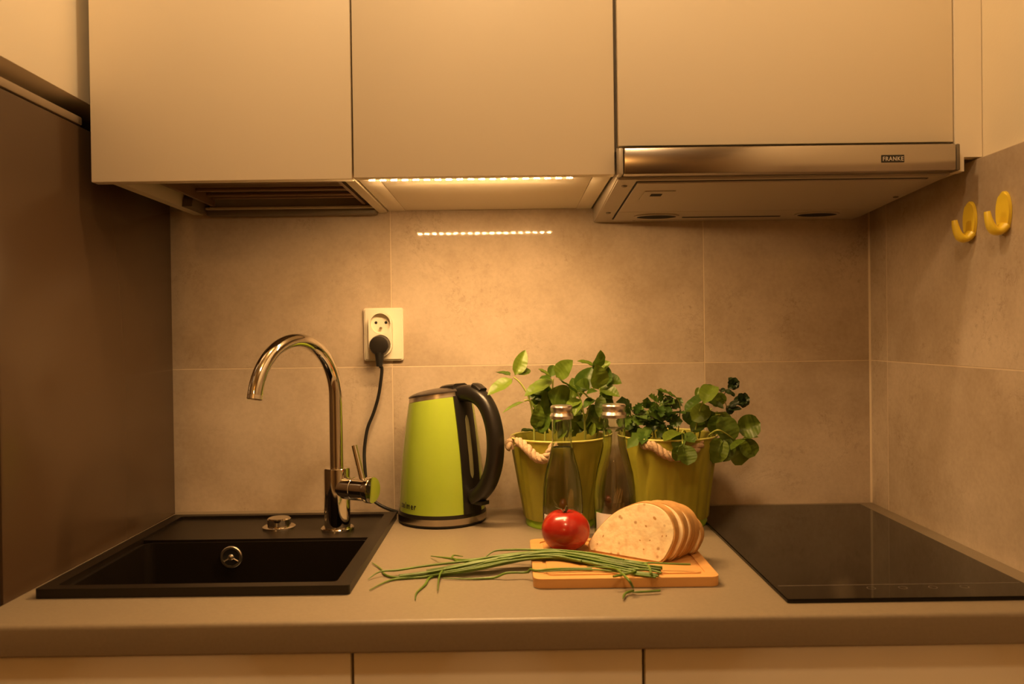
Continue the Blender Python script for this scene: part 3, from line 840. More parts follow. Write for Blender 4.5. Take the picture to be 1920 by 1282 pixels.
# ------------------------------------------------------------------ room shell
XL, XR = -0.6435, 0.6914                 # side of the fridge, face of the right-hand tiles
RX0, RY0, CEIL = -1.27, -4.7, 1.62       # left room wall, wall behind the camera, ceiling
ZU, YD, ZM = 0.566, -0.344, 0.572                   # underside of the wall cabinets, face of their doors


def struct(name, b, m, parent=None):
    o = b.obj(name, m, parent)
    if parent is None: prop(o, kind='structure')
    return o


fl = struct('floor', B().box(RX0, XR + 0.1, RY0, 0.1, -T - 0.06, -T), 'floor')
prop(fl, 'brown wooden floor of the kitchen', 'floor')
prop(struct('ceiling', B().box(RX0 - 0.1, XR + 0.1, RY0 - 0.1, 0.1, CEIL, CEIL + 0.06), 'room'), 'kitchen ceiling, tinted ochre to dim and warm the bounced light', 'ceiling')
wb = struct('wall_back', B().box(RX0 - 0.1, XR + 0.1, 0.0085, 0.1, -T, CEIL), 'plaster')
prop(wb, 'back wall above the worktop clad in beige marbled tiles', 'wall')
wr = struct('wall_right', B().box(XR + 0.0085, XR + 0.1, RY0, 0.0085, -T, CEIL), 'plaster')
prop(wr, 'right wall with cream paint above a band of beige tiles', 'wall')
prop(struct('wall_left', B().box(RX0 - 0.1, RX0, RY0, 0.0085, -T, CEIL), 'room'), 'left wall behind the fridge, tinted ochre to dim and warm the bounced light', 'wall')
prop(struct('wall_front', B().box(RX0 - 0.1, XR + 0.1, RY0 - 0.1, RY0, -T, CEIL), 'room'), 'wall behind the camera, tinted ochre to dim and warm the bounced light', 'wall')
d1 = struct('reflection_door', B().box(-0.75, 0.08, RY0 + 0.002, RY0 + 0.04, -T + 0.001, 1.12, 0.004), 'door')  # unseen door, added to give the steel hood something dark to reflect
prop(d1, 'unseen dark brown door added behind the camera for reflections', 'door')

# tiles 60 x 30 cm with light grout between them
G = 0.0007
gb = B()
gb.box(XL - 0.02, XR + 0.004, 0.0004, 0.0086, -0.10, 0.5765)
gt = struct('grout', gb, 'grout', wb)
gb = B()
gb.box(XR + 0.0004, XR + 0.0086, -1.60, 0.0, -0.10, 0.5820)
struct('grout', gb, 'grout', wr)
for z0, z1 in ((-0.026, 0.2741), (0.2741, 0.5765)):
    for x0, x1 in ((XL - 0.02, -0.228), (-0.228, 0.372), (0.372, XR)):
        struct('tile', B().box(x0 + G, x1 - G, 0.0, 0.008, z0 + G, z1 - G, 0.0006, 1), 'tile', wb)
    for y0, y1 in ((-0.0676, 0.0), (-0.6676, -0.0676), (-1.2676, -0.6676)):
        struct('tile', B().box(XR, XR + 0.008, y0 + G, y1 - G - (0.0006 if y1 == 0 else 0), z0 + G, (z1 if z1 < 0.5 else 0.5825) - G, 0.0006, 1), 'tile', wr)

struct('corner_joint', B().prism([(XR - 0.0028, 0.0), (XR, -0.0028), (XR + 0.001, 0.001)], 0.0003, 0.5645), 'grout', wr)

# ------------------------------------------------------------------ worktop with cut-outs
SX0, SX1, SY0, SY1 = -0.6165, -0.2115, -0.5045, -0.080      # outer edge of the sink
HX0, HX1, HY0, HY1 = 0.3325, 0.6545, -0.560, -0.033          # edge of the hob glass
WZ = -0.038
bm = B()
hx0, hx1, hy0, hy1 = SX0 + 0.014, SX1 - 0.014, SY0 + 0.014, SY1 - 0.014
xs = [XL + 0.0005, hx0, hx1, XR - 0.0005]
ys = [-0.594, hy0, hy1, -0.0005]
grid = {}
for k, z in enumerate((WZ, 0.0)):
    for i, x in enumerate(xs):
        for j, y in enumerate(ys):
            grid[i, j, k] = bm.bm.verts.new((x, y, z))
for i in range(3):
    for j in range(3):
        if i == 1 and j == 1: continue
        for k in (0, 1):
            bm.bm.faces.new([grid[i, j, k], grid[i + 1, j, k], grid[i + 1, j + 1, k], grid[i, j + 1, k]])
for (a, b_) in (((1, 1), (2, 1)), ((2, 1), (2, 2)), ((2, 2), (1, 2)), ((1, 2), (1, 1))):
    bm.bm.faces.new([grid[a[0], a[1], 0], grid[b_[0], b_[1], 0], grid[b_[0], b_[1], 1], grid[a[0], a[1], 1]])
for i in (0, 3):
    for j in range(3):
        bm.bm.faces.new([grid[i, j, 0], grid[i, j + 1, 0], grid[i, j + 1, 1], grid[i, j, 1]])
for i in range(3):
    bm.bm.faces.new([grid[i, 3, 0], grid[i + 1, 3, 0], grid[i + 1, 3, 1], grid[i, 3, 1]])
# rounded front nose
prof = []
for t in range(0, 91, 15):
    a = math.radians(90 - t)
    prof.append((-0.594 - 0.006 * math.cos(a), -0.006 + 0.006 * math.sin(a)))
for t in range(0, 91, 30):
    a = math.radians(-t)
    prof.append((-0.597 - 0.003 * math.cos(a), WZ + 0.003 + 0.003 * math.sin(a)))
rows = []
for i, x in enumerate(xs):
    row = [grid[i, 0, 1]] + [bm.bm.verts.new((x, y, z)) for y, z in prof[1:-1]] + [grid[i, 0, 0]]
    rows.append(row)
for i in range(3):
    for j in range(len(rows[0]) - 1):
        bm.bm.faces.new((rows[i][j], rows[i + 1][j], rows[i + 1][j + 1], rows[i][j + 1]))
for i in (0, 3): bm.bm.faces.new(rows[i])
wt = bm.obj('worktop', 'worktop', None, smooth=40)
prop(wt, 'beige laminate kitchen worktop running under the sink, kettle and hob', 'worktop')

# ------------------------------------------------------------------ base cabinets
edges = [XL + 0.002, -0.1941, 0.1535, XR - 0.002]
labs = ['cream base cabinet under the sink at the left', 'narrow cream base cabinet under the kettle, between the two others', 'cream base cabinet under the hob at the right']
for i in range(3):
    a, b_ = edges[i], edges[i + 1]
    t = thing('base_cabinet', ((a + b_) / 2, -0.29, -T), labs[i], 'cabinet', 'cream base cabinets under the worktop')
    c = B()
    c.box(a + 0.001, a + 0.017, -0.558, -0.01, -T + 0.1, WZ - 0.001)
    c.box(b_ - 0.017, b_ - 0.001, -0.558, -0.01, -T + 0.1, WZ - 0.001)
    c.box(a + 0.017, b_ - 0.017, -0.558, -0.01, -T + 0.1, -T + 0.116)
    c.box(a + 0.017, b_ - 0.017, -0.018, -0.01, -T + 0.116, WZ - 0.25)
    c.box(a + 0.001, b_ - 0.001, -0.52, -0.50, -T, -T + 0.1)
    c.obj('body', 'carcass', t)
    box('door', 'cream', a + 0.002, b_ - 0.002, -0.580, -0.560, -T + 0.105, WZ - 0.0065, t, 0.0012)

# ------------------------------------------------------------------ fridge and the cabinet above it
FX = XL - 0.600
t = thing('fridge', ((FX + XL) / 2, -0.28, -T), 'tall brown fridge standing at the left end of the worktop', 'fridge')
B().box(FX, XL, -0.524, -0.012, -T + 0.02, 0.6546, 0.004).obj('body', 'fridge', t, 40)
box('top_cover', 'fridge_trim', FX, XL + 0.0012, -0.524, -0.322, 0.6556, 0.6680, t, 0.002)
box('gasket', 'rubber', FX + 0.01, XL - 0.004, -0.536, -0.5245, -T + 0.06, 0.650, t)
box('door', 'fridge', FX, XL, -0.600, -0.5365, -T + 0.05, 0.660, t, 0.006)
box('hinge_cover', 'fridge_trim', XL - 0.06, XL - 0.002, -0.585, -0.5255, 0.661, 0.672, t, 0.002)
for x in (FX + 0.05, XL - 0.05):
    for y in (-0.48, -0.06):
        B().lathe([(0.018, -T), (0.018, -T + 0.021)], (x, y, 0), 16).obj('foot', 'rubber', t, 40)
t = thing('overhead_cabinet', ((FX + XL) / 2, -0.26, 0.694), 'cream cabinet hung above the brown fridge', 'cabinet')
box('body', 'cream', FX, XL, -0.520, 0.007, 0.6945, 1.30, t, 0.001)
box('door', 'cream', FX + 0.001, XL - 0.0005, -0.541, -0.5225, 0.6945, 1.299, t, 0.0012)

# ------------------------------------------------------------------ wall cabinets
U0, U1, U2, U3 = -0.619, -0.2316, 0.1582, 0.6575
ZT = 1.29
# left: plate-drainer cabinet, open underneath
t = thing('wall_cabinet', ((U0 + U1) / 2, -0.17, ZU), 'cream wall cabinet above the sink, open underneath with a plate drainer', 'cabinet', 'cream wall cabinets')
cl = -0.603
c = B()
c.box(cl, cl + 0.016, -0.3235, -0.0005, ZU + 0.003, ZT)
c.box(U1 - 0.018, U1 - 0.002, -0.3235, -0.0005, ZU + 0.003, ZT)
c.box(cl + 0.016, U1 - 0.018, -0.3235, -0.0005, ZT - 0.016, ZT)
c.box(cl + 0.016, U1 - 0.018, -0.012, -0.0005, ZU + 0.006, ZT - 0.016)
c.obj('body', 'carcass', t)
box('back_rail', 'greyplastic', cl + 0.036, U1 - 0.019, -0.036, -0.0125, ZU - 0.003, ZU + 0.0065, t, 0.001)
box('rail_lip', 'carcass', cl + 0.036, U1 - 0.019, -0.042, -0.0125, ZU + 0.0066, ZU + 0.0110, t, 0.001)
box('door', 'cream', U0, U1 - 0.0012, YD, -0.325, ZU, ZT, t, 0.0012)
tr = B()
tr.box(cl + 0.05, U1 - 0.03, -0.318, -0.045, ZU + 0.034, ZU + 0.040)
tr.box(cl + 0.05, cl + 0.056, -0.318, -0.045, ZU + 0.012, ZU + 0.034)
tr.box(U1 - 0.040, U1 - 0.034, -0.318, -0.045, ZU + 0.012, ZU + 0.034)
tray = tr.obj('drainer_tray', 'tray', t)
for y in (-0.27, -0.20, -0.135, -0.085, -0.058):
    B().cyl((cl + 0.057, y, ZU + 0.026), (U1 - 0.041, y, ZU + 0.026), 0.0035, seg=8).obj('drainer_bar', 'tray', tray, 40)
br = B()
pts = [(0, 0)] + [(0.045 * math.cos(math.radians(a)), 0.085 * math.sin(math.radians(a))) for a in range(0, 91, 15)]
br.prism(pts, cl + 0.0165, cl + 0.034, to=lambda a, b, c: (c, -0.013 - b, ZU + 0.004 + a))
br.obj('corner_bracket', 'greyplastic', t, 40)

# middle: cabinet with the lit underside
t = thing('wall_cabinet', ((U1 + U2) / 2, -0.17, ZU), 'cream wall cabinet with an LED strip under it, above the kettle', 'cabinet', 'cream wall cabinets')
box('body', 'carcass', U1 + 0.001, U2 - 0.001, -0.3235, -0.0005, ZM + 0.003, ZT, t)
box('bottom_panel', 'cream', U1 + 0.034, U2 - 0.030, -0.308, -0.004, ZM + 0.0002, ZM + 0.003, t, 0.0006)
box('edge_strip', 'cream', U1 + 0.001, U1 + 0.0332, -0.3235, -0.0005, ZM, ZM + 0.0028, t, 0.0006)
box('edge_strip', 'cream', U2 - 0.0292, U2 - 0.001, -0.3235, -0.0005, ZM, ZM + 0.0028, t, 0.0006)
box('door', 'cream', U1 + 0.0016, U2 - 0.0005, YD, -0.325, ZU + 0.0015, ZT, t, 0.0012)

# right: cabinet over the extractor, with a filler to the wall
t = thing('wall_cabinet', ((U2 + U3) / 2, -0.17, 0.607), 'cream wall cabinet standing above the steel extractor hood', 'cabinet', 'cream wall cabinets')
box('body', 'carcass', U2 + 0.0006, U3 + 0.0016, -0.3235, -0.0005, 0.612, ZT, t)
box('door', 'cream', 0.1628, U3, -0.350, -0.331, 0.6080, ZT, t, 0.0012)
box('side_edge', 'greyplastic', U2 + 0.0006, 0.1622, -0.331, -0.3236, 0.604, ZT, t)
t = thing('filler_panel', (0.668, -0.33, 0.564), 'narrow cream filler panel between the wall cabinet and the right wall', 'panel')
o = B()
o.prism([(0.6596, 0.5640), (0.6720, 0.5640), (0.6720, 0.5850), (XR + 0.0075, 0.5850), (XR + 0.0075, ZT), (0.6596, ZT)], -0.352, -0.334, to=lambda a, b, c: (a, c, b))
o.obj('front', 'cream', t)
box('return', 'carcass', 0.6600, 0.6716, -0.334, -0.0005, 0.5645, ZT, t)

# ------------------------------------------------------------------ extractor hood
t = thing('extractor_hood', (0.41, -0.19, 0.548), 'slim brushed steel extractor hood under the right wall cabinet', 'hood')
hf = box('steel_front', 'steel', 0.1680, 0.6530, -0.366, -0.342, 0.5630, 0.6020, t, 0.0025)
box('end_cap', 'hoodgrey', 0.1606, 0.1676, -0.3655, -0.342, 0.5630, 0.6020, t, 0.002)
box('end_cap', 'greyplastic', 0.6534, 0.6592, -0.3655, -0.342, 0.5630, 0.6020, t, 0.002)
hb = B()
hb.prism([(-0.3400, 0.5605), (-0.030, 0.5450), (-0.0025, 0.5450), (-0.0025, 0.6100), (-0.3400, 0.6100)], 0.1612, 0.6585, to=lambda a, b, c: (c, a, b))
bmesh.ops.bevel(hb.bm, geom=list(hb.bm.edges), offset=0.002, segments=2, affect='EDGES')
hb.obj('housing', 'hoodgrey', t, 40)


def hz(y):          # height of the sloping underside
    return 0.5605 + (y + 0.3400) * (-0.0155 / 0.310)


def slab(name, m, x0, x1, y0, y1, off0, off1, parent):
    b = B()
    b.prism([(y0, hz(y0) - off0), (y1, hz(y1) - off0), (y1, hz(y1) - off1), (y0, hz(y0) - off1)], x0, x1, to=lambda a, b_, c: (c, a, b_))
    return b.obj(name, m, parent)


slab('filter_seam', 'dark', 0.192, 0.632, -0.328, -0.040, 0.0001, 0.0006, t)
slab('filter_panel', 'hoodgrey', 0.1945, 0.6295, -0.3255, -0.118, 0.0006, 0.0030, t)
slab('filter_panel', 'hoodgrey', 0.1945, 0.6295, -0.1165, -0.0425, 0.0006, 0.0030, t)
la = slab('latch_plate', 'hoodgrey', 0.214, 0.262, -0.278, -0.222, 0.0031, 0.0042, t)
slab('latch_hole', 'dark', 0.226, 0.244, -0.262, -0.247, 0.0043, 0.0047, la)
for x in (0.268, 0.560):
    b = B()
    pts = [(0.036 * math.cos(2 * math.pi * i / 28), 0.017 * math.sin(2 * math.pi * i / 28)) for i in range(28)]
    b.prism(pts, 0.0031, 0.0046, to=lambda a, b_, c, x=x: (x + a, -0.080 + b_, hz(-0.080 + b_) - c))
    l_ = b.obj('lamp_lens', 'dark', t, 40)
    b = B()
    out = [(0.041 * math.cos(2 * math.pi * i / 28), 0.021 * math.sin(2 * math.pi * i / 28)) for i in range(28)]
    b.prism(out, 0.0031, 0.0052, [pts], to=lambda a, b_, c, x=x: (x + a, -0.080 + b_, hz(-0.080 + b_) - c))
    b.obj('lamp_bezel', 'hoodgrey', t, 40)
slab('air_slot', 'dark', 0.318, 0.498, -0.068, -0.062, 0.0031, 0.0036, t)
for x, y in ((0.178, -0.30), (0.178, -0.10), (0.235, -0.034), (0.600, -0.20), (0.645, -0.20)):
    B().lathe([(0.0045, 0), (0.0045, -0.001), (0.003, -0.0018)], (x, y, hz(y)), 12).obj('screw', 'greyplastic', t, 40)
bd = box('badge', 'black', 0.5435, 0.5765, -0.3667, -0.3660, 0.5752, 0.5862, t)
text_bm('FRANKE', 0.010, 0.00008, lambda u, y, z: (0.5448 + u * 0.0304, -0.36695 - z, 0.5777 + y * 0.86), 'lettering', 'print_light', bd)

# ------------------------------------------------------------------ LED strip
t = thing('led_strip', (-0.057, -0.3165, ZM), 'glowing warm LED strip under the middle wall cabinet', 'light strip')
box('tape', 'ledpcb', -0.2155, 0.1050, -0.3215, -0.3115, ZM - 0.0012, ZM - 0.0002, t)
for i in range(19):
    x = -0.2075 + i * 0.01667
    o = box('diode', 'led', x - 0.0043, x + 0.0043, -0.3190, -0.3146, ZM - 0.0036, ZM - 0.0013, t)
    o.data.materials.append(MT['led_side'])      # the silicone lens shines mostly downwards
    for p in o.data.polygons:
        p.material_index = 0 if p.normal.z < -0.5 else 1
B().lathe([(0.0022, ZM - 0.0022), (0.0022, ZM - 0.0013)], (0.1080, -0.3225, 0), 12).obj('sensor_light', 'sensor', t, 40)
box('sensor_mount', 'ledpcb', 0.1052, 0.1120, -0.3265, -0.3115, ZM - 0.0012, ZM - 0.0002, t)

# ------------------------------------------------------------------ sink
RZ = 0.0125
BX0, BX1, BY0, BY1, BD = SX0 + 0.026, SX1 - 0.020, SY0 + 0.018, -0.2450, -0.185
t = thing('sink', ((SX0 + SX1) / 2, (SY0 + SY1) / 2, 0.0), 'square black composite sink set into the worktop at the left', 'sink')
b = B()
b.prism(rrect(SX0, SX1, SY0, SY1, 0.004, 3), 0.0003, RZ, [rrect(SX0 + 0.020, SX1 - 0.020, SY0 + 0.016, SY1 - 0.016, 0.006, 3)])
b.obj('rim', 'sink', t, 30)
b = B()
b.prism(rrect(SX0 + 0.0195, SX1 - 0.0195, BY1, SY1 - 0.0155, 0.003, 3), -0.020, RZ - 0.0045)
b.obj('tap_ledge', 'sink', t, 30)
b = B()
th = 0.006
o_ = rrect(BX0 - th, BX1 + th, BY0 - th, BY1 + 0.0, 0.02, 5)
i_ = rrect(BX0, BX1, BY0, BY1 - 0.004, 0.016, 5)
b.prism(o_, BD, 0.004, [i_])
b.box(BX0 - th, BX1 + th, BY0 - th, BY1, BD - th, BD)
bs = b.obj('basin', 'sink', t, 30)
b = B()
b.axial((-0.4541, BY1 - 0.0038, -0.0195), (0, -1, 0), [(0.0178, 0), (0.0178, 0.002), (0.0165, 0.0032), (0.0135, 0.0032), (0.0130, 0.0012), (0.013, 0.0002)])
ov = b.obj('overflow', 'satin', t, 30)
b = B().axial((-0.4541, BY1 - 0.0042, -0.0195), (0, -1, 0), [(0.0128, 0), (0.0128, 0.0016)])
b.obj('overflow_hole', 'dark', ov, 30)
b = B().axial((-0.4541, BY1 - 0.0058, -0.0195), (0, -1, 0), [(0.0048, 0), (0.0048, 0.0014), (0.003, 0.0028), (0.0006, 0.0034)])
for a in (90, 210, 330):
    v = Vector((math.cos(math.radians(a)), 0, math.sin(math.radians(a))))
    p = Vector((-0.4541, BY1 - 0.0062, -0.0195))
    if a == 90: continue
    b.cyl(p + v * 0.003, p + v * 0.0132, 0.0012, seg=8)
b.obj('overflow_hub', 'satin', ov, 40)
b = B().lathe([(0.045, BD + 0.0005), (0.045, BD + 0.003), (0.036, BD + 0.004), (0.006, BD + 0.005)], (-0.41, -0.37, 0), 32)
b.obj('drain', 'satin', t, 40)
b = B().lathe([(0.0275, 0), (0.0275, 0.003), (0.0255, 0.0042), (0.0195, 0.0042), (0.0195, 0.0155), (0.0175, 0.0175), (0.010, 0.0162), (0.002, 0.0158)], (-0.3995, -0.172, RZ - 0.0045), 36)
b.obj('drain_knob', 'chrome', t, 35)

# ------------------------------------------------------------------ tap
FXC, FYC, LZ = -0.2958, -0.190, RZ - 0.0045
t = thing('kitchen_tap', (FXC, FYC, LZ), 'tall chrome tap with a curved spout standing behind the sink basin', 'tap')
B().lathe([(0.0275, 0.0), (0.0275, 0.0035), (0.0262, 0.0048), (0.0225, 0.0048)], (FXC, FYC, LZ + 0.0003), 40).obj('base_ring', 'chrome', t, 30)
B().lathe([(0.0218, 0.0045), (0.0218, 0.1035), (0.0211, 0.1045), (0.0125, 0.1045)], (FXC, FYC, LZ), 48).obj('body', 'chrome', t, 30)
phi, rr, zs = math.radians(65), 0.095, 0.232
pts = [(FXC, FYC, 0.1120), (FXC, FYC, 0.15), (FXC, FYC, 0.19)]
for i in range(0, 35):
    a = math.radians(170 * i / 34)
    h = rr * (1 - math.cos(a))
    pts.append((FXC - math.cos(phi) * h, FYC - math.sin(phi) * h, zs + rr * math.sin(a)))
sp = B().tube(pts, 0.0112, 28).obj('spout', 'chrome', t, 50)
e, d = Vector(pts[-1]), (Vector(pts[-1]) - Vector(pts[-2])).normalized()
B().axial(e + d * 0.0002, d, [(0.0113, 0), (0.0113, 0.006), (0.0100, 0.0066), (0.0095, 0.0035), (0.002, 0.0035)], 28).obj('aerator', 'satin', sp, 40)
n = Vector((0.9026, -0.4305, 0.0)).normalized()
c0 = Vector((FXC, FYC, 0.0795))
B().axial(c0 + n * 0.010, n, [(0.0190, 0), (0.0190, 0.0255), (0.0183, 0.0262), (0.012, 0.0262)], 40).obj('valve_body', 'chrome', t, 30)
lv = B().axial(c0 + n * 0.0370, n, [(0.0183, 0), (0.0190, 0.0008), (0.0190, 0.0245), (0.0212, 0.0255), (0.0218, 0.0275), (0.0218, 0.0345), (0.0210, 0.0358), (0.0160, 0.0362)], 44).obj('handle_cap', 'chrome', t, 30)
B().cyl(c0 + n * 0.052 + Vector((0, 0, 0.0175)), (-0.2632, -0.203, 0.1510), 0.0050, 0.0047, 20).obj('lever', 'chrome', t, 40)

# ------------------------------------------------------------------ hob
t = thing('hob', ((HX0 + HX1) / 2, (HY0 + HY1) / 2, 0.0), 'black ceramic glass hob set flat on the worktop at the right', 'hob')
b = B()
b.prism(rrect(HX0, HX1, HY0, HY1, 0.003, 3), 0.0004, 0.0052)
bmesh.ops.bevel(b.bm, geom=[e_ for e_ in b.bm.edges if all(v.co.z > 0.005 for v in e_.verts)], offset=0.0012, segments=2, affect='EDGES')
gl = b.obj('glass_plate', 'hob', t, 30)
box('control_line', 'hobline', HX0 + 0.006, HX1 - 0.006, -0.5095, -0.5075, 0.00522, 0.0053, t)
for x in (0.452, 0.492, 0.53, 0.57):
    b = B().prism(circle(x, -0.522, 0.0055, 20), 0.00522, 0.0053, [circle(x, -0.522, 0.0046, 20)])
    b.obj('touch_mark', 'hobline', t)

# ------------------------------------------------------------------ socket, plug and cord
t = thing('power_socket', (-0.243, 0.0, 0.286), 'cream double wall socket on the tiles above the kettle', 'socket')
W3 = lambda a, b_, c: (a, -c, b_)
sx0, sx1, sz0, sz1 = -0.2805, -0.2055, 0.2860, 0.3868
scx = -0.2470
b = B()
b.prism(rrect(sx0, sx1, sz0, sz1, 0.004, 4), 0.0005, 0.0100, to=W3)
bmesh.ops.bevel(b.bm, geom=[e_ for e_ in b.bm.edges if all(v.co.y < -0.0095 for v in e_.verts)], offset=0.003, segments=3, affect='EDGES')
b.obj('plate', 'white', t, 40)
UZ, LZ2 = 0.3565, 0.3160
st = []
for i in range(25):
    a = math.radians(180 * i / 24)
    st.append((scx + 0.0222 * math.cos(a), UZ + 0.0222 * math.sin(a)))
for i in range(25):
    a = math.radians(180 + 180 * i / 24)
    st.append((scx + 0.0222 * math.cos(a), LZ2 + 0.0222 * math.sin(a)))
b = B()
b.prism(st, 0.0102, 0.0225, [circle(scx, UZ, 0.0193, 32), circle(scx, LZ2, 0.0193, 32)], to=W3)
b.obj('insert', 'white', t, 30)
for zc in (UZ, LZ2):
    f = B().prism(circle(scx, zc, 0.0192, 32), 0.0102, 0.0118, to=W3).obj('contact_face', 'white', t, 30)
    for dx in (-0.0095, 0.0095):
        B().prism(circle(scx + dx, zc + 0.002, 0.0028, 16), 0.0119, 0.0121, to=W3).obj('pin_hole', 'dark', f, 30)
    B().axial((scx, -0.0118, zc - 0.0085), (0, -1, 0), [(0.0023, 0), (0.0023, 0.007), (0.0012, 0.0085)], 14).obj('earth_pin', 'brass', f, 40)

t = thing('power_plug', (scx, -0.03, 0.30), 'black round plug pushed into the lower half of the wall socket', 'plug')
b = B().axial((scx, -0.0225, LZ2 - 0.0005), (0, -1, 0), [(0.0186, 0), (0.0188, 0.014), (0.0172, 0.0185), (0.0120, 0.0195), (0.002, 0.0195)], 36)
b.obj('head', 'black', t, 40)
b = B().tube([(scx, -0.034, LZ2 - 0.014), (scx - 0.0002, -0.034, LZ2 - 0.026), (scx - 0.0006, -0.033, LZ2 - 0.040)], 0.0070, 16, taper=lambda u: 1.3 - 0.45 * u)
b.obj('strain_relief', 'rubber', t, 40)
P = [Vector(p) for p in CORD[0]]
P = [Vector((scx - 0.0006, -0.033, LZ2 - 0.0405))] + P[1:]
b = B().tube(P, 0.0031, 12, smooth=6)
o = b.obj('kettle_cord', 'rubber', None, 60, base=tuple(P[-1]))
prop(o, 'black power cord hanging from the wall socket down to the kettle', 'cord')

# ------------------------------------------------------------------ kettle
KX, KY = -0.1275, -0.0900
t = thing('electric_kettle', (KX, KY, 0.0), 'lime green electric kettle with a black handle on its round base', 'kettle')
KM = Matrix.Translation((KX, KY, 0)) @ Matrix.Rotation(math.radians(-42), 4, 'Z')
B(KM).lathe([(0.0765, 0.0004), (0.0788, 0.003), (0.0788, 0.0052), (0.074, 0.0053)], seg=64).obj('base_foot', 'black', t, 30)
B(KM).lathe([(0.0750, 0.0054), (0.0796, 0.0054), (0.0796, 0.0162), (0.0750, 0.0162)], seg=64).obj('base_band', 'steel', t, 30)
B(KM).lathe([(0.0740, 0.0163), (0.0786, 0.0163), (0.0778, 0.0225), (0.0700, 0.0225)], seg=64).obj('base_collar', 'black', t, 30)


def kr(z):
    tab = [(0.020, 0.0778), (0.069, 0.0756), (0.117, 0.0715), (0.165, 0.0655), (0.21, 0.0585), (0.245, 0.0525)]
    for (z0, r0), (z1, r1) in zip(tab, tab[1:]):
        if z <= z1:
            u = (z - z0) / (z1 - z0)
            return r0 + (r1 - r0) * u
    return tab[-1][1]


def ktop(x):       # the top edge rises towards the handle
    return 0.2165 + 0.150 * x


def kshell(name, m, off0, off1, f0, f1, n, seg=72, dr=0.0, par=None):
    """part of the tapered body between heights f0(x) and f1(x)"""
    b = B(KM)
    rings = []
    for i in range(n + 1):
        u = i / n
        ring = []
        for j in range(seg):
            a = 2 * math.pi * j / seg
            z0 = f0(math.cos(a) * 0.06)
            z1 = f1(math.cos(a) * 0.06)
            z = z0 + (z1 - z0) * u
            r = kr(z) + dr
            ring.append((r * math.cos(a), r * math.sin(a), z))
        rings.append(ring)
    b.loft(rings)
    return b.obj(name, m, par or t, 35)


body = kshell('body', 'green', 0, 0, lambda x: 0.0226, ktop, 14)
kshell('steel_band', 'satin', 0, 0, lambda x: ktop(x) + 0.0002, lambda x: ktop(x) + 0.0085, 2)
# lid: low dome on the tilted rim
b = B(KM)
rings = []
for u, up in ((1.012, 0.0088), (1.012, 0.0108), (0.97, 0.0128), (0.88, 0.0150), (0.70, 0.0178), (0.45, 0.0200), (0.2, 0.0208), (0.03, 0.0210)):
    ring = []
    for j in range(72):
        a = 2 * math.pi * j / 72
        r = 0.0575 * u
        ring.append((r * math.cos(a), r * math.sin(a), ktop(math.cos(a) * 0.06 * min(1, u)) + up))
    rings.append(ring)
b.loft(rings)
b.obj('lid', 'lid', t, 35)
b = B(KM)
b.tube([(0.016, 0, 0.2375), (0.028, 0, 0.2400), (0.050, 0, 0.2425)], 1.0, section=[(sx * 0.019, sy * 0.005) for sx, sy in ((-1, -1), (-0.9, 0.5), (-0.6, 1), (0.6, 1), (0.9, 0.5), (1, -1))], ref=(0, 1, 0))
b.obj('lid_hinge', 'black', t, 40)
# spout lip
b = B(KM)
pts = []
rings = []
for u in (0.0, 0.5, 1.0):
    z = ktop(-0.06) - 0.022 + u * 0.0285
    w_ = 0.004 + 0.020 * u
    dep = 0.002 + 0.013 * u
    r = kr(z) - 0.0015
    ring = [(-r, -w_, z), (-r - dep * 0.7, -w_ * 0.45, z), (-r - dep, 0, z), (-r - dep * 0.7, w_ * 0.45, z), (-r, w_, z)]
    rings.append(ring)
b.loft(rings)
b.obj('spout', 'satin', t, 40)
# black spine with the level window
def kpatch(name, m, hw, z0, z1, dr, par, n=16, na=6):
    b = B(KM)
    rings = []
    for i in range(n + 1):
        z = z0 + (z1 - z0) * i / n
        r = kr(z)
        w_ = hw(i / n) if callable(hw) else hw
        ring = []
        for k in range(na + 1):
            a = (-1 + 2 * k / na) * w_ / r
            ring.append(((r + dr) * math.cos(a), (r + dr) * math.sin(a), z))
        for k in range(na, -1, -1):
            a = (-1 + 2 * k / na) * w_ / r
            ring.append(((r - 0.001) * math.cos(a), (r - 0.001) * math.sin(a), z))
        rings.append(ring)
    b.loft(rings)
    return b.obj(name, m, par, 40)


spn = kpatch('spine', 'black', 0.0205, 0.0227, 0.2265, 0.0028, t)
kpatch('level_window', 'window', lambda u: 0.0042 * math.sqrt(max(0.02, 1 - (2 * u - 1) ** 8)), 0.083, 0.192, 0.0034, spn, 18)
# handle
sec = [(math.copysign(abs(math.cos(a)) ** 0.7, math.cos(a)) * 1.0, math.copysign(abs(math.sin(a)) ** 0.7, math.sin(a)) * 1.0) for a in [2 * math.pi * i / 20 for i in range(20)]]
sec = [(a * 0.0140, b_ * 0.0135) for a, b_ in sec]
hp = [(0.052, 0, 0.2290), (0.076, 0, 0.2310), (0.102, 0, 0.2225), (0.120, 0, 0.2020), (0.1310, 0, 0.1720), (0.1335, 0, 0.1420), (0.1290, 0, 0.1100), (0.1160, 0, 0.0800), (0.0980, 0, 0.0600), (0.0800, 0, 0.0500)]
b = B(KM)
b.tube(hp, 1.0, smooth=6, section=sec, ref=(0, 1, 0), taper=lambda u: 1.08 if u < 0.1 else (1.08 - 0.08 * min(1, (u - 0.1) / 0.2)))
b.obj('handle', 'black', t, 50)
b = B(KM)
b.tube([(0.086, 0, 0.2440), (0.094, 0, 0.2425), (0.105, 0, 0.2360)], 1.0, section=[(0.009, -0.006), (0.009, 0.003), (0.006, 0.0055), (-0.006, 0.0055), (-0.009, 0.003), (-0.009, -0.006)], ref=(0, 1, 0))
b.obj('lid_button', 'black', t, 40)
b = B(KM)
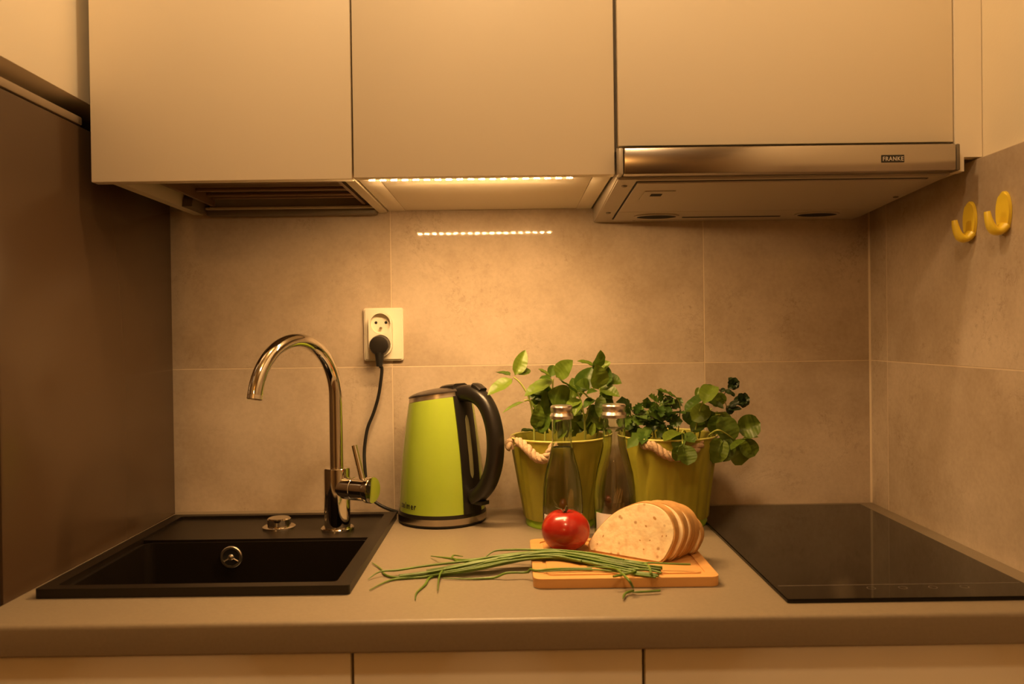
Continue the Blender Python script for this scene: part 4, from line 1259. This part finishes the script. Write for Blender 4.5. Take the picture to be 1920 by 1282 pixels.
b.box(0.078, 0.108, -0.010, 0.010, 0.0400, 0.0468, 0.001)
b.obj('power_switch', 'black', t, 40)


def on_kettle(u, y, z):
    a = math.radians(-110.5 + 31.5 * u)
    zz = 0.0315 + y * 1.15
    r = kr(zz) + 0.0004 + z
    return (r * math.cos(a), r * math.sin(a), zz)


me = text_mesh('zelmer', 0.0135, 0.00012)
wd = max(v.co.x for v in me.vertices)
b = B(KM)
b.bm.from_mesh(me)
for v in b.bm.verts: v.co = Vector(on_kettle(v.co.x / wd, v.co.y, v.co.z))
bpy.data.meshes.remove(me)
b.obj('lettering', 'print', body, fix=False)

# ------------------------------------------------------------------ herb pots


def strands(path, R, r, turns, n=3, steps=8):
    P = spline([Vector(p) for p in path], steps)
    out = []
    N = len(P)
    u = (P[1] - P[0]).orthogonal().normalized()
    fr = []
    for i, p in enumerate(P):
        tt = (P[min(i + 1, N - 1)] - P[max(i - 1, 0)]).normalized()
        u = (u - tt * u.dot(tt)).normalized()
        fr.append((p, u.copy(), tt.cross(u)))
    for k in range(n):
        out.append([p + (uu * math.cos(2 * math.pi * (k / n + turns * i / (N - 1))) + vv * math.sin(2 * math.pi * (k / n + turns * i / (N - 1)))) * R for i, (p, uu, vv) in enumerate(fr)])
    return out


def pot(cx, cy_, rb, rt, label, ropes, seed):
    t = thing('herb_pot', (cx, cy_, 0.0), label, 'pot', 'olive green herb pots against the back wall')
    H = 0.152
    rn = random.Random(seed)
    ph = [rn.uniform(0, 6.28) for _ in range(3)]

    def pleat(a, z):
        if z > 0.140: return 1.0
        s = 0.020 * abs(math.sin(8 * a + 6 * z + ph[0])) + 0.013 * math.sin(27 * a - 14 * z + ph[1]) * math.sin(5 * a + ph[2])
        return 1.0 - 0.016 + s
    prof = [(rb - 0.004, 0.0135), (rb, 0.0135), (rb + 0.001, 0.018)]
    for i in range(1, 10):
        z = 0.018 + (0.138 - 0.018) * i / 10
        prof.append((rb + (rt - rb) * (z - 0.014) / (H - 0.014), z))
    prof += [(rt - 0.006 + 0.003, 0.1405), (rt - 0.002, H), (rt - 0.004, H), (rt - 0.010, 0.120), (rb - 0.002, 0.020)]
    B().lathe(prof, (cx, cy_, 0), 144, rmod=pleat).obj('body', 'pot', t, 60)
    b = B()
    rings = []
    for j in range(64):
        a = 2 * math.pi * j / 64
        rings.append([(cx + (rt - 0.002 + 0.0019 * math.cos(q)) * math.cos(a), cy_ + (rt - 0.002 + 0.0019 * math.cos(q)) * math.sin(a), H + 0.0010 + 0.0019 * math.sin(q)) for q in [2 * math.pi * k / 8 for k in range(8)]])
    b.loft(rings, loop=True)
    b.obj('rim', 'potrim', t, 60)
    B().lathe([(rb - 0.008, 0.0003), (rb - 0.003, 0.0003), (rb - 0.002, 0.004), (rb - 0.0035, 0.0132), (rb - 0.010, 0.0132)], (cx, cy_, 0), 48).obj('liner_foot', 'liner', t, 40)
    B().lathe([(0.002, 0.100), (rt - 0.018, 0.100), (rt - 0.0165, 0.127), (rt * 0.5, 0.1305), (0.002, 0.132)], (cx, cy_, 0), 40).obj('soil', 'soil', t, 40)
    for path, turns in ropes:
        hnd = None
        b = B()
        for s in strands(path, 0.0041, 0.0043, turns):
            b.tube(s, 0.0044, 8)
        hnd = b.obj('rope_handle', 'rope', t, 60)
    return t


p1 = ROPES[0]
# frayed rope end that shows at the left edge of the left pot
kn = [(0.004, -0.146, 0.150), (-0.0045, -0.147, 0.144), (-0.0035, -0.152, 0.1355)]
back1 = [(0.118, -0.046, 0.148), (0.112, -0.036, 0.136), (0.095, -0.030, 0.126), (0.075, -0.031, 0.128), (0.058, -0.038, 0.138), (0.05, -0.047, 0.148)]
pot(0.0830, -0.130, 0.0630, 0.0870, 'olive green ribbed pot holding the basil, behind the two bottles', [(p1, 3.2), (kn, 0.7)], 3)
pot(0.2730, -0.130, 0.0690, 0.0870, 'olive green ribbed pot of mixed herbs next to the hob', [(ROPES[1], 3.8)], 8)

# ------------------------------------------------------------------ herbs


def leaf_mesh(name, m, kind, curl, cup, seed):
    rn = random.Random(seed)
    nl, nw = (8, 6) if kind != 'p' else (9, 6)
    bm = bmesh.new()
    rows = []
    for i in range(nl + 1):
        u = i / nl
        if kind == 'b': wv = 2.62 * (u ** 0.58) * ((1 - u) ** 0.86) + 0.012
        elif kind == 'r': wv = 1.06 * math.sqrt(max(0, 1 - (2 * u - 1) ** 2)) + 0.012
        else: wv = 2.2 * (u ** 0.6) * ((1 - u) ** 0.6) * (1.0 if i % 2 else 0.62) + 0.012
        wv *= 0.5
        row = []
        for j in range(nw + 1):
            s = -1 + 2 * j / nw
            x = s * wv
            z = cup * abs(s) * wv * 1.4 - curl * u * u + 0.06 * math.sin(5.0 * u * 3 - abs(s) * 2.6) * (1 - abs(s) * 0.6) * math.sin(math.pi * u)
            z += rn.uniform(-0.008, 0.008)
            row.append(bm.verts.new((x, u + (0.05 * abs(s) * (1 - u)), z)))
        rows.append(row)
    for i in range(nl):
        for j in range(nw):
            bm.faces.new((rows[i][j], rows[i][j + 1], rows[i + 1][j + 1], rows[i + 1][j]))
    me = bpy.data.meshes.new(name)
    bm.to_mesh(me)
    bm.free()
    me.materials.append(MT[m])
    for p in me.polygons: p.use_smooth = True
    return me


def herb(name, base, label, leaves, stems, m, ms, group=None, sr=0.0016, grow=1.0):
    t = thing(name, base, label, 'plant', group)
    kinds = sorted({l[5] for l in leaves})
    var = {k: [leaf_mesh('leaf', m, k, c, cu, 5 + i) for i, (c, cu) in enumerate(((0.22, 0.30), (0.10, 0.15), (0.34, 0.22), (-0.10, 0.34)))] for k in kinds}
    rn = random.Random(len(leaves))
    for i, (b0, b1, w_, up, roll, kind) in enumerate(leaves):
        p0, p1 = Vector(b0), Vector(b1)
        d = p1 - p0
        L = d.length * grow
        y = d.normalized()
        nrm = Vector((rn.uniform(-0.25, 0.25), -(1 - up), up + 0.15))
        z = (nrm - y * nrm.dot(y)).normalized()
        z = Matrix.Rotation(roll, 3, y) @ z
        x = y.cross(z)
        Mx = Matrix.Identity(4)
        for k in range(3):
            Mx[k][0], Mx[k][1], Mx[k][2] = x[k] * w_ * grow, y[k] * L, z[k] * min(L, w_ * 1.3)
        Mx.translation = p0 - Vector(base)
        o = bpy.data.objects.new('leaf', var[kind][i % 4])
        COL.objects.link(o)
        o.parent = t
        o.matrix_basis = Mx
    for s in stems:
        B().tube(s, sr, 8, smooth=4, taper=lambda u: 1.15 - 0.45 * u).obj('stem', ms, t, 60)
    return t


herb('basil_plant', (0.083, -0.130, 0.130), 'fresh green basil plant with large glossy leaves in the left pot', BASIL, BASIL_STEMS, 'leaf', 'stem', sr=0.0017, grow=1.2)
herb('parsley_plant', (0.245, -0.140, 0.130), 'dark green curly parsley filling the left side of the right pot', PARSLEY, PARSLEY_STEMS, 'leaf_dark', 'stem', sr=0.0011, grow=1.4)
herb('round_leaf_herb', (0.310, -0.150, 0.130), 'herb with broad round leaves hanging over the right edge of the right pot', ROUNDHERB, ROUND_STEMS, 'leaf_round', 'stem', sr=0.0014, grow=1.08)
herb('rosette_sprig', (0.335, -0.120, 0.130), 'thin sprig with two very dark leaf rosettes at the upper right of the pots', ROSETTE, ROSETTE_STEMS, 'leaf_ros', 'stem_dark', sr=0.0010)

# ------------------------------------------------------------------ water bottles


def bottle(cx, cy_, rb, lvl, label, tilt, art):
    t = thing('glass_bottle', (cx, cy_, 0.0), label, 'bottle', 'small water bottles in front of the pots')
    outer = [(rb - 0.004, 0.0006), (rb - 0.001, 0.003), (rb, 0.008), (rb, 0.066), (rb - 0.0008, 0.085), (rb - 0.004, 0.108), (rb - 0.0095, 0.130), (rb - 0.0138, 0.1475), (rb - 0.0155, 0.160), (rb - 0.0158, 0.180), (rb - 0.0160, 0.1965), (rb - 0.0170, 0.2000)]
    th = 0.0019
    inner = [(r - th, max(z, 0.0065)) for r, z in outer[1:]]
    prof = [(0.001, 0.0032), (0.012, 0.0028)] + outer + [(inner[-1][0], 0.2000)] + list(reversed(inner[:-1])) + [(0.001, 0.0082)]
    B().lathe(prof, (cx, cy_, 0), 48).obj('bottle_glass', 'glass', t, 50)
    wp = [(0.001, 0.0081)]
    for r, z in inner:
        if z < lvl: wp.append((r + 0.0002, z if z > 0.0066 else 0.0081))
    k = max(i for i, (r, z) in enumerate(inner) if z < lvl)
    (r0, z0), (r1, z1) = inner[k], inner[k + 1]
    rl = r0 + (r1 - r0) * (lvl - z0) / (z1 - z0)
    wp += [(rl + 0.0002, lvl), (rl - 0.002, lvl - 0.0006), (0.001, lvl - 0.0008)]
    B().lathe(wp, (cx, cy_, 0), 48).obj('water', 'water', t, 50)
    rc = rb - 0.0160 + 0.0012
    cap = [(rc - 0.004, 0.1985), (rc, 0.1960), (rc + 0.0016, 0.1962), (rc + 0.0018, 0.2010), (rc + 0.0004, 0.2035), (rc - 0.0010, 0.2058), (rc + 0.0004, 0.2085), (rc + 0.0006, 0.2150), (rc - 0.0006, 0.2172), (rc - 0.003, 0.2178), (0.001, 0.2178)]
    B().lathe([(rc - 0.0005, 0.196)] + cap[2:], (cx, cy_, 0.0006), 48).obj('cap', 'alu', t, 30)
    # paper label round the lower part
    b = B()
    rings = []
    n = 40
    a0, a1 = math.radians(-90 - 68), math.radians(-90 + 68)
    for j in range(n + 1):
        a = a0 + (a1 - a0) * j / n
        c_, s_ = math.cos(a), math.sin(a)
        rings.append([(cx + (rb + q) * c_, cy_ + (rb + q) * s_, z) for q, z in ((0.0002, 0.012), (0.0005, 0.012), (0.0005, 0.0475), (0.0002, 0.0475))])
    b.loft(rings)
    lb = b.obj('label', 'label', t, 40)
    for nm, m, r_in, r_out in art:
        b = B()
        pts, pin = circle(0, 0, r_out, 30), circle(0, 0, r_in, 30)
        b.prism(pts, 0.0006, 0.0008, [pin] if r_in else (), to=lambda a, z, c: (cx + (rb + c) * math.sin(a / rb + 0.15), cy_ - (rb + c) * math.cos(a / rb + 0.15), 0.0285 + z))
        b.obj(nm, m, lb)
    return t


bottle(0.0795, -0.2560, 0.0318, 0.1515, 'small clear water bottle standing behind the tomato', 0, [])
bottle(0.1645, -0.2470, 0.0335, 0.1795, 'small clear water bottle standing behind the bread slices', 0, [('label_ring', 'label_blue', 0.0105, 0.0150), ('label_edge', 'label_red', 0.0151, 0.0160)])

# ------------------------------------------------------------------ cutting board
BZ = 0.0130
X0, X1, Y0, Y1 = 0.0255, 0.2690, -0.4925, -0.2880
t = thing('cutting_board', ((X0 + X1) / 2, (Y0 + Y1) / 2, 0.0), 'small wooden cutting board under the bread and tomato', 'cutting board')
b = B()
b.prism(rrect(X0, X1, Y0, Y1, 0.012, 6), 0.0006, BZ - 0.0018)
b.prism(rrect(X0, X1, Y0, Y1, 0.012, 6), BZ - 0.0018, BZ, [rrect(X0 + 0.0145, X1 - 0.0145, Y0 + 0.0145, Y1 - 0.0145, 0.010, 6)])
b.obj('board_frame', 'board', t, 40)
b = B()
b.prism(rrect(X0 + 0.0195, X1 - 0.0195, Y0 + 0.0195, Y1 - 0.0195, 0.007, 6), BZ - 0.0020, BZ)
bmesh.ops.bevel(b.bm, geom=[e_ for e_ in b.bm.edges if all(v.co.z > BZ - 0.0001 for v in e_.verts)], offset=0.0007, segments=2, affect='EDGES')
b.obj('board_field', 'board', t, 40)

# ------------------------------------------------------------------ tomato
tx, ty = 0.0770, -0.3500
t = thing('tomato', (tx, ty, BZ), 'ripe red tomato sitting on the left of the cutting board', 'tomato')
prof = []
for i in range(25):
    a = math.radians(-90 + 180 * i / 24)
    r = 0.0360 * math.cos(a) ** 0.86 if math.cos(a) > 0 else 0
    z = 0.0300 * math.sin(a)
    if a > 0: z -= 0.0052 * math.exp(-(r / 0.0095) ** 2)
    else: z += 0.0020 * math.exp(-(r / 0.008) ** 2)
    prof.append((max(r, 0.0006), z + 0.0285 + 0.0002))
B().lathe(prof, (tx, ty, BZ), 64, rmod=lambda a, z: 1 + 0.014 * math.cos(5 * a + 0.6) + 0.008 * math.cos(3 * a)).obj('fruit', 'tomato', t, 80)
b = B()
for k in range(6):
    a = 2 * math.pi * k / 6 + 0.3
    d = Vector((math.cos(a), math.sin(a), 0))
    s = Vector((-d.y, d.x, 0))
    c = Vector((tx, ty, BZ + 0.0545))
    L = 0.013 + 0.003 * (k % 3)
    lift = 0.004 + 0.002 * (k % 2)
    pts = [c, c + d * L * 0.4 + Vector((0, 0, lift)), c + d * L + Vector((0, 0, lift + 0.001 * (k % 3)))]
    b.tube(pts, 1.0, smooth=3, section=[(0.0016, 0), (0, 0.0006), (-0.0016, 0), (0, -0.0006)], ref=s, taper=lambda u: 1.2 - 1.05 * u)
b.obj('sepals', 'sepal', t, 50)
B().cyl((tx, ty, BZ + 0.0535), (tx + 0.003, ty + 0.001, BZ + 0.0635), 0.0018, 0.0022, 10).obj('stalk', 'sepal', t, 40)

# ------------------------------------------------------------------ bread
O, D, N = Vector(BREAD_ORIGIN), Vector(BREAD_DIR), Vector(BREAD_N)
outl = [tuple(p) for p in BREAD_OUT]
sm = spline([Vector((a, b_, 0)) for a, b_ in outl[:16]], 3)
outl2 = [(p.x, p.y) for p in sm] + [(0.085, 0.0), (0.055, 0.0), (0.028, 0.0)]
bl = ['front slice of white bread, its full cut face turned to the camera', 'second slice of bread, just behind the front slice', 'third slice of bread in the stack on the board', 'fourth slice of bread, behind the third', 'small heel of bread at the back right end of the stack']
TH = 0.0155
LEAN = 0.26
for i in range(5):
    s = (1.0, 0.985, 0.95, 0.88, 0.66)[i]
    sh = (0.0, 0.0085, 0.0160, 0.0250, 0.0560)[i]
    o0 = O - N * (i * (TH + 0.0012)) + D * sh
    o0.z = BZ + 0.0004
    t = thing('bread_slice', tuple(o0 + D * 0.06), bl[i], 'bread', 'bread slices leaning on the cutting board')
    rn = random.Random(20 + i)

    def to(a, b_, c, o0=o0, s=s):
        return tuple(o0 + D * (a * s) + Vector((0, 0, 1)) * (max(b_, 0) * s) - N * (c + max(b_, 0) * s * LEAN))
    cen = (0.062, 0.034)
    ins = [(cen[0] + (a - cen[0]) * 0.972, cen[1] + (b_ - cen[1]) * 0.955) for a, b_ in outl2]
    th = TH if i < 4 else 0.013
    # crumb with a little unevenness on the cut face
    b = B()
    rings = []
    for c in (0.0, 0.0006, th - 0.0006, th):
        k = 0.99 if c in (0.0, th) else 1.0
        rings.append([to(cen[0] + (a - cen[0]) * k, cen[1] + (b_ - cen[1]) * k + 0.0006, c) for a, b_ in ins])
    b.loft(rings)
    b.obj('crumb', 'crumb', t, 40)
    b = B()
    b.prism(outl2, 0.0010, th - 0.0010, [ins], to=to)
    b.obj('crust', 'crust', t, 50)
    if i == 0:
        for a, b_, r1, r2, an in ((0.098, 0.058, 0.0030, 0.0018, -0.6), (0.086, 0.046, 0.0018, 0.0013, -0.5), (0.020, 0.024, 0.0020, 0.0010, 1.2), (0.079, 0.026, 0.0012, 0.0010, 0), (0.094, 0.028, 0.0012, 0.0009, 0.4), (0.112, 0.036, 0.0015, 0.0009, 1.2), (0.012, 0.012, 0.0011, 0.0010, 0), (0.086, 0.015, 0.0012, 0.0009, 0.3), (0.118, 0.037, 0.0015, 0.0008, 1.3)):
            b = B()
            pts = []
            for q in range(12):
                w1, w2 = r1 * math.cos(q * math.pi / 6), r2 * math.sin(q * math.pi / 6)
                pts.append((a + w1 * math.cos(an) - w2 * math.sin(an), b_ + w1 * math.sin(an) + w2 * math.cos(an)))
            b.prism(pts, -0.00025, 0.0003, to=to)
            b.obj('air_hole', 'crust', t)

# ------------------------------------------------------------------ chives
rn = random.Random(5)
AX = [Vector(p) for p in CHIVE_AXIS]
GRP = 'chives in the bunch lying over the cutting board'


def fit(p):         # a stalk never sinks into the board or the worktop
    p = Vector(p)
    inside = X0 - 0.004 < p.x < X1 + 0.004 and Y0 - 0.003 < p.y < Y1 + 0.003
    p.z = max(p.z, BZ + 0.0019 if inside else 0.0019)
    return p


def chive(pts, r, label, k=5):
    S = [fit(p) for p in spline([Vector(p) for p in pts], k)]
    b = B().tube(S, r, 6, taper=lambda u: min(1.0, 0.35 + 2.6 * u))
    o = b.obj('chive_stalk', 'chive', None, 70, base=(S[0].x, S[0].y, min(p.z for p in S)))
    prop(o, label, 'chive', GRP)


special_labels = [
    'chive whose thin tip points back towards the sink rim, leftmost of the bunch', 'chive with a tip curving to the front left below the sink corner',
    'pale thin chive lying along the upper left end of the bunch', 'chive with a kinked tip hanging to the front, below the bundle',
    'chive with a short straight tip bent to the front', 'chive with a tip pointing back above the bundle on the worktop',
    'short chive bent back on itself above the bundle', 'thin chive bowed along the back edge of the bunch',
    'chive bowed along the front of the bunch on the bare worktop', 'bright chive drooping over the front edge of the cutting board',
    'chive end hooked down in front of the bread', 'chive end lying farthest to the right on the board',
    'chive folded back at the right end of the bunch', 'short chive end beside the hooked one on the board',
    'loose chive piece on the worktop before the cutting board', 'tiny chive scrap under the drooping chive, before the board', 'chive lying lowest along the front of the board']
for i, sp_ in enumerate(CHIVE_SPECIAL):
    lift = 0.0 if i in (14, 15, 16, 8, 3, 0, 1) else 0.003 + 0.0012 * (i % 4)
    chive([Vector(p) + Vector((0, 0, lift if 0 < j else 0)) for j, p in enumerate(sp_)], rn.uniform(0.0014, 0.0018), special_labels[i])
for i in range(34):
    a = rn.choice((0, 0, 1, 1, 2, 2, 3, 4))
    e_ = rn.choice((7, 8, 8, 9, 9, 10, 10))
    off = rn.gauss(0, 0.0075)
    off2 = rn.gauss(0, 0.0095)
    lay = rn.uniform(0, 0.007)
    pts = []
    for j in range(a, e_ + 1):
        u = (j - a) / (e_ - a)
        p = AX[j].copy()
        dd = (AX[min(j + 1, 10)] - AX[max(j - 1, 0)]).normalized()
        s = Vector((-dd.y, dd.x, 0))
        o1 = off * (1 - u) + off2 * u
        pts.append(p + s * (o1 + rn.uniform(-0.0012, 0.0012)) + Vector((0, 0, lay * (0.4 + 0.6 * math.sin(math.pi * (0.15 + 0.7 * u))))))
    chive(pts, rn.uniform(0.0013, 0.0020), 'slender green chive stalk lying inside the bunch across the board', 4)

# ------------------------------------------------------------------ yellow hooks


def hook(y, z, label):
    t = thing('wall_hook', (XR, y, z - 0.03), label, 'hook', 'yellow hooks on the right wall')
    b = B()
    out = [(0.0150 * math.cos(2 * math.pi * i / 36), 0.0290 * math.sin(2 * math.pi * i / 36)) for i in range(36)]
    b.prism(out, 0.0004, 0.0052, to=lambda a, b_, c: (XR - c, y + a, z + b_))
    bmesh.ops.bevel(b.bm, geom=[e for e in b.bm.edges if all(v.co.x < XR - 0.005 for v in e.verts)], offset=0.0018, segments=3, affect='EDGES')
    b.obj('back_plate', 'yellow', t, 50)
    b = B()
    pts = [(XR - 0.003, y, z - 0.0200), (XR - 0.0100, y, z - 0.0262), (XR - 0.0165, y, z - 0.0250), (XR - 0.0215, y, z - 0.0180), (XR - 0.0245, y, z - 0.0080), (XR - 0.0260, y, z + 0.0010)]
    sec = [(math.cos(2 * math.pi * i / 14), math.sin(2 * math.pi * i / 14)) for i in range(14)]
    b.tube(pts, 1.0, smooth=5, section=[(a * 0.0078, b_ * 0.0042) for a, b_ in sec], ref=(0, 1, 0), taper=lambda u: 1.7 - 0.95 * u)
    b.obj('hook_arm', 'yellow', t, 60)


hook(-0.3370, 0.4930, 'yellow plastic wall hook nearer the extractor hood')
hook(-0.4180, 0.4935, 'yellow plastic wall hook farther right, nearer the camera')
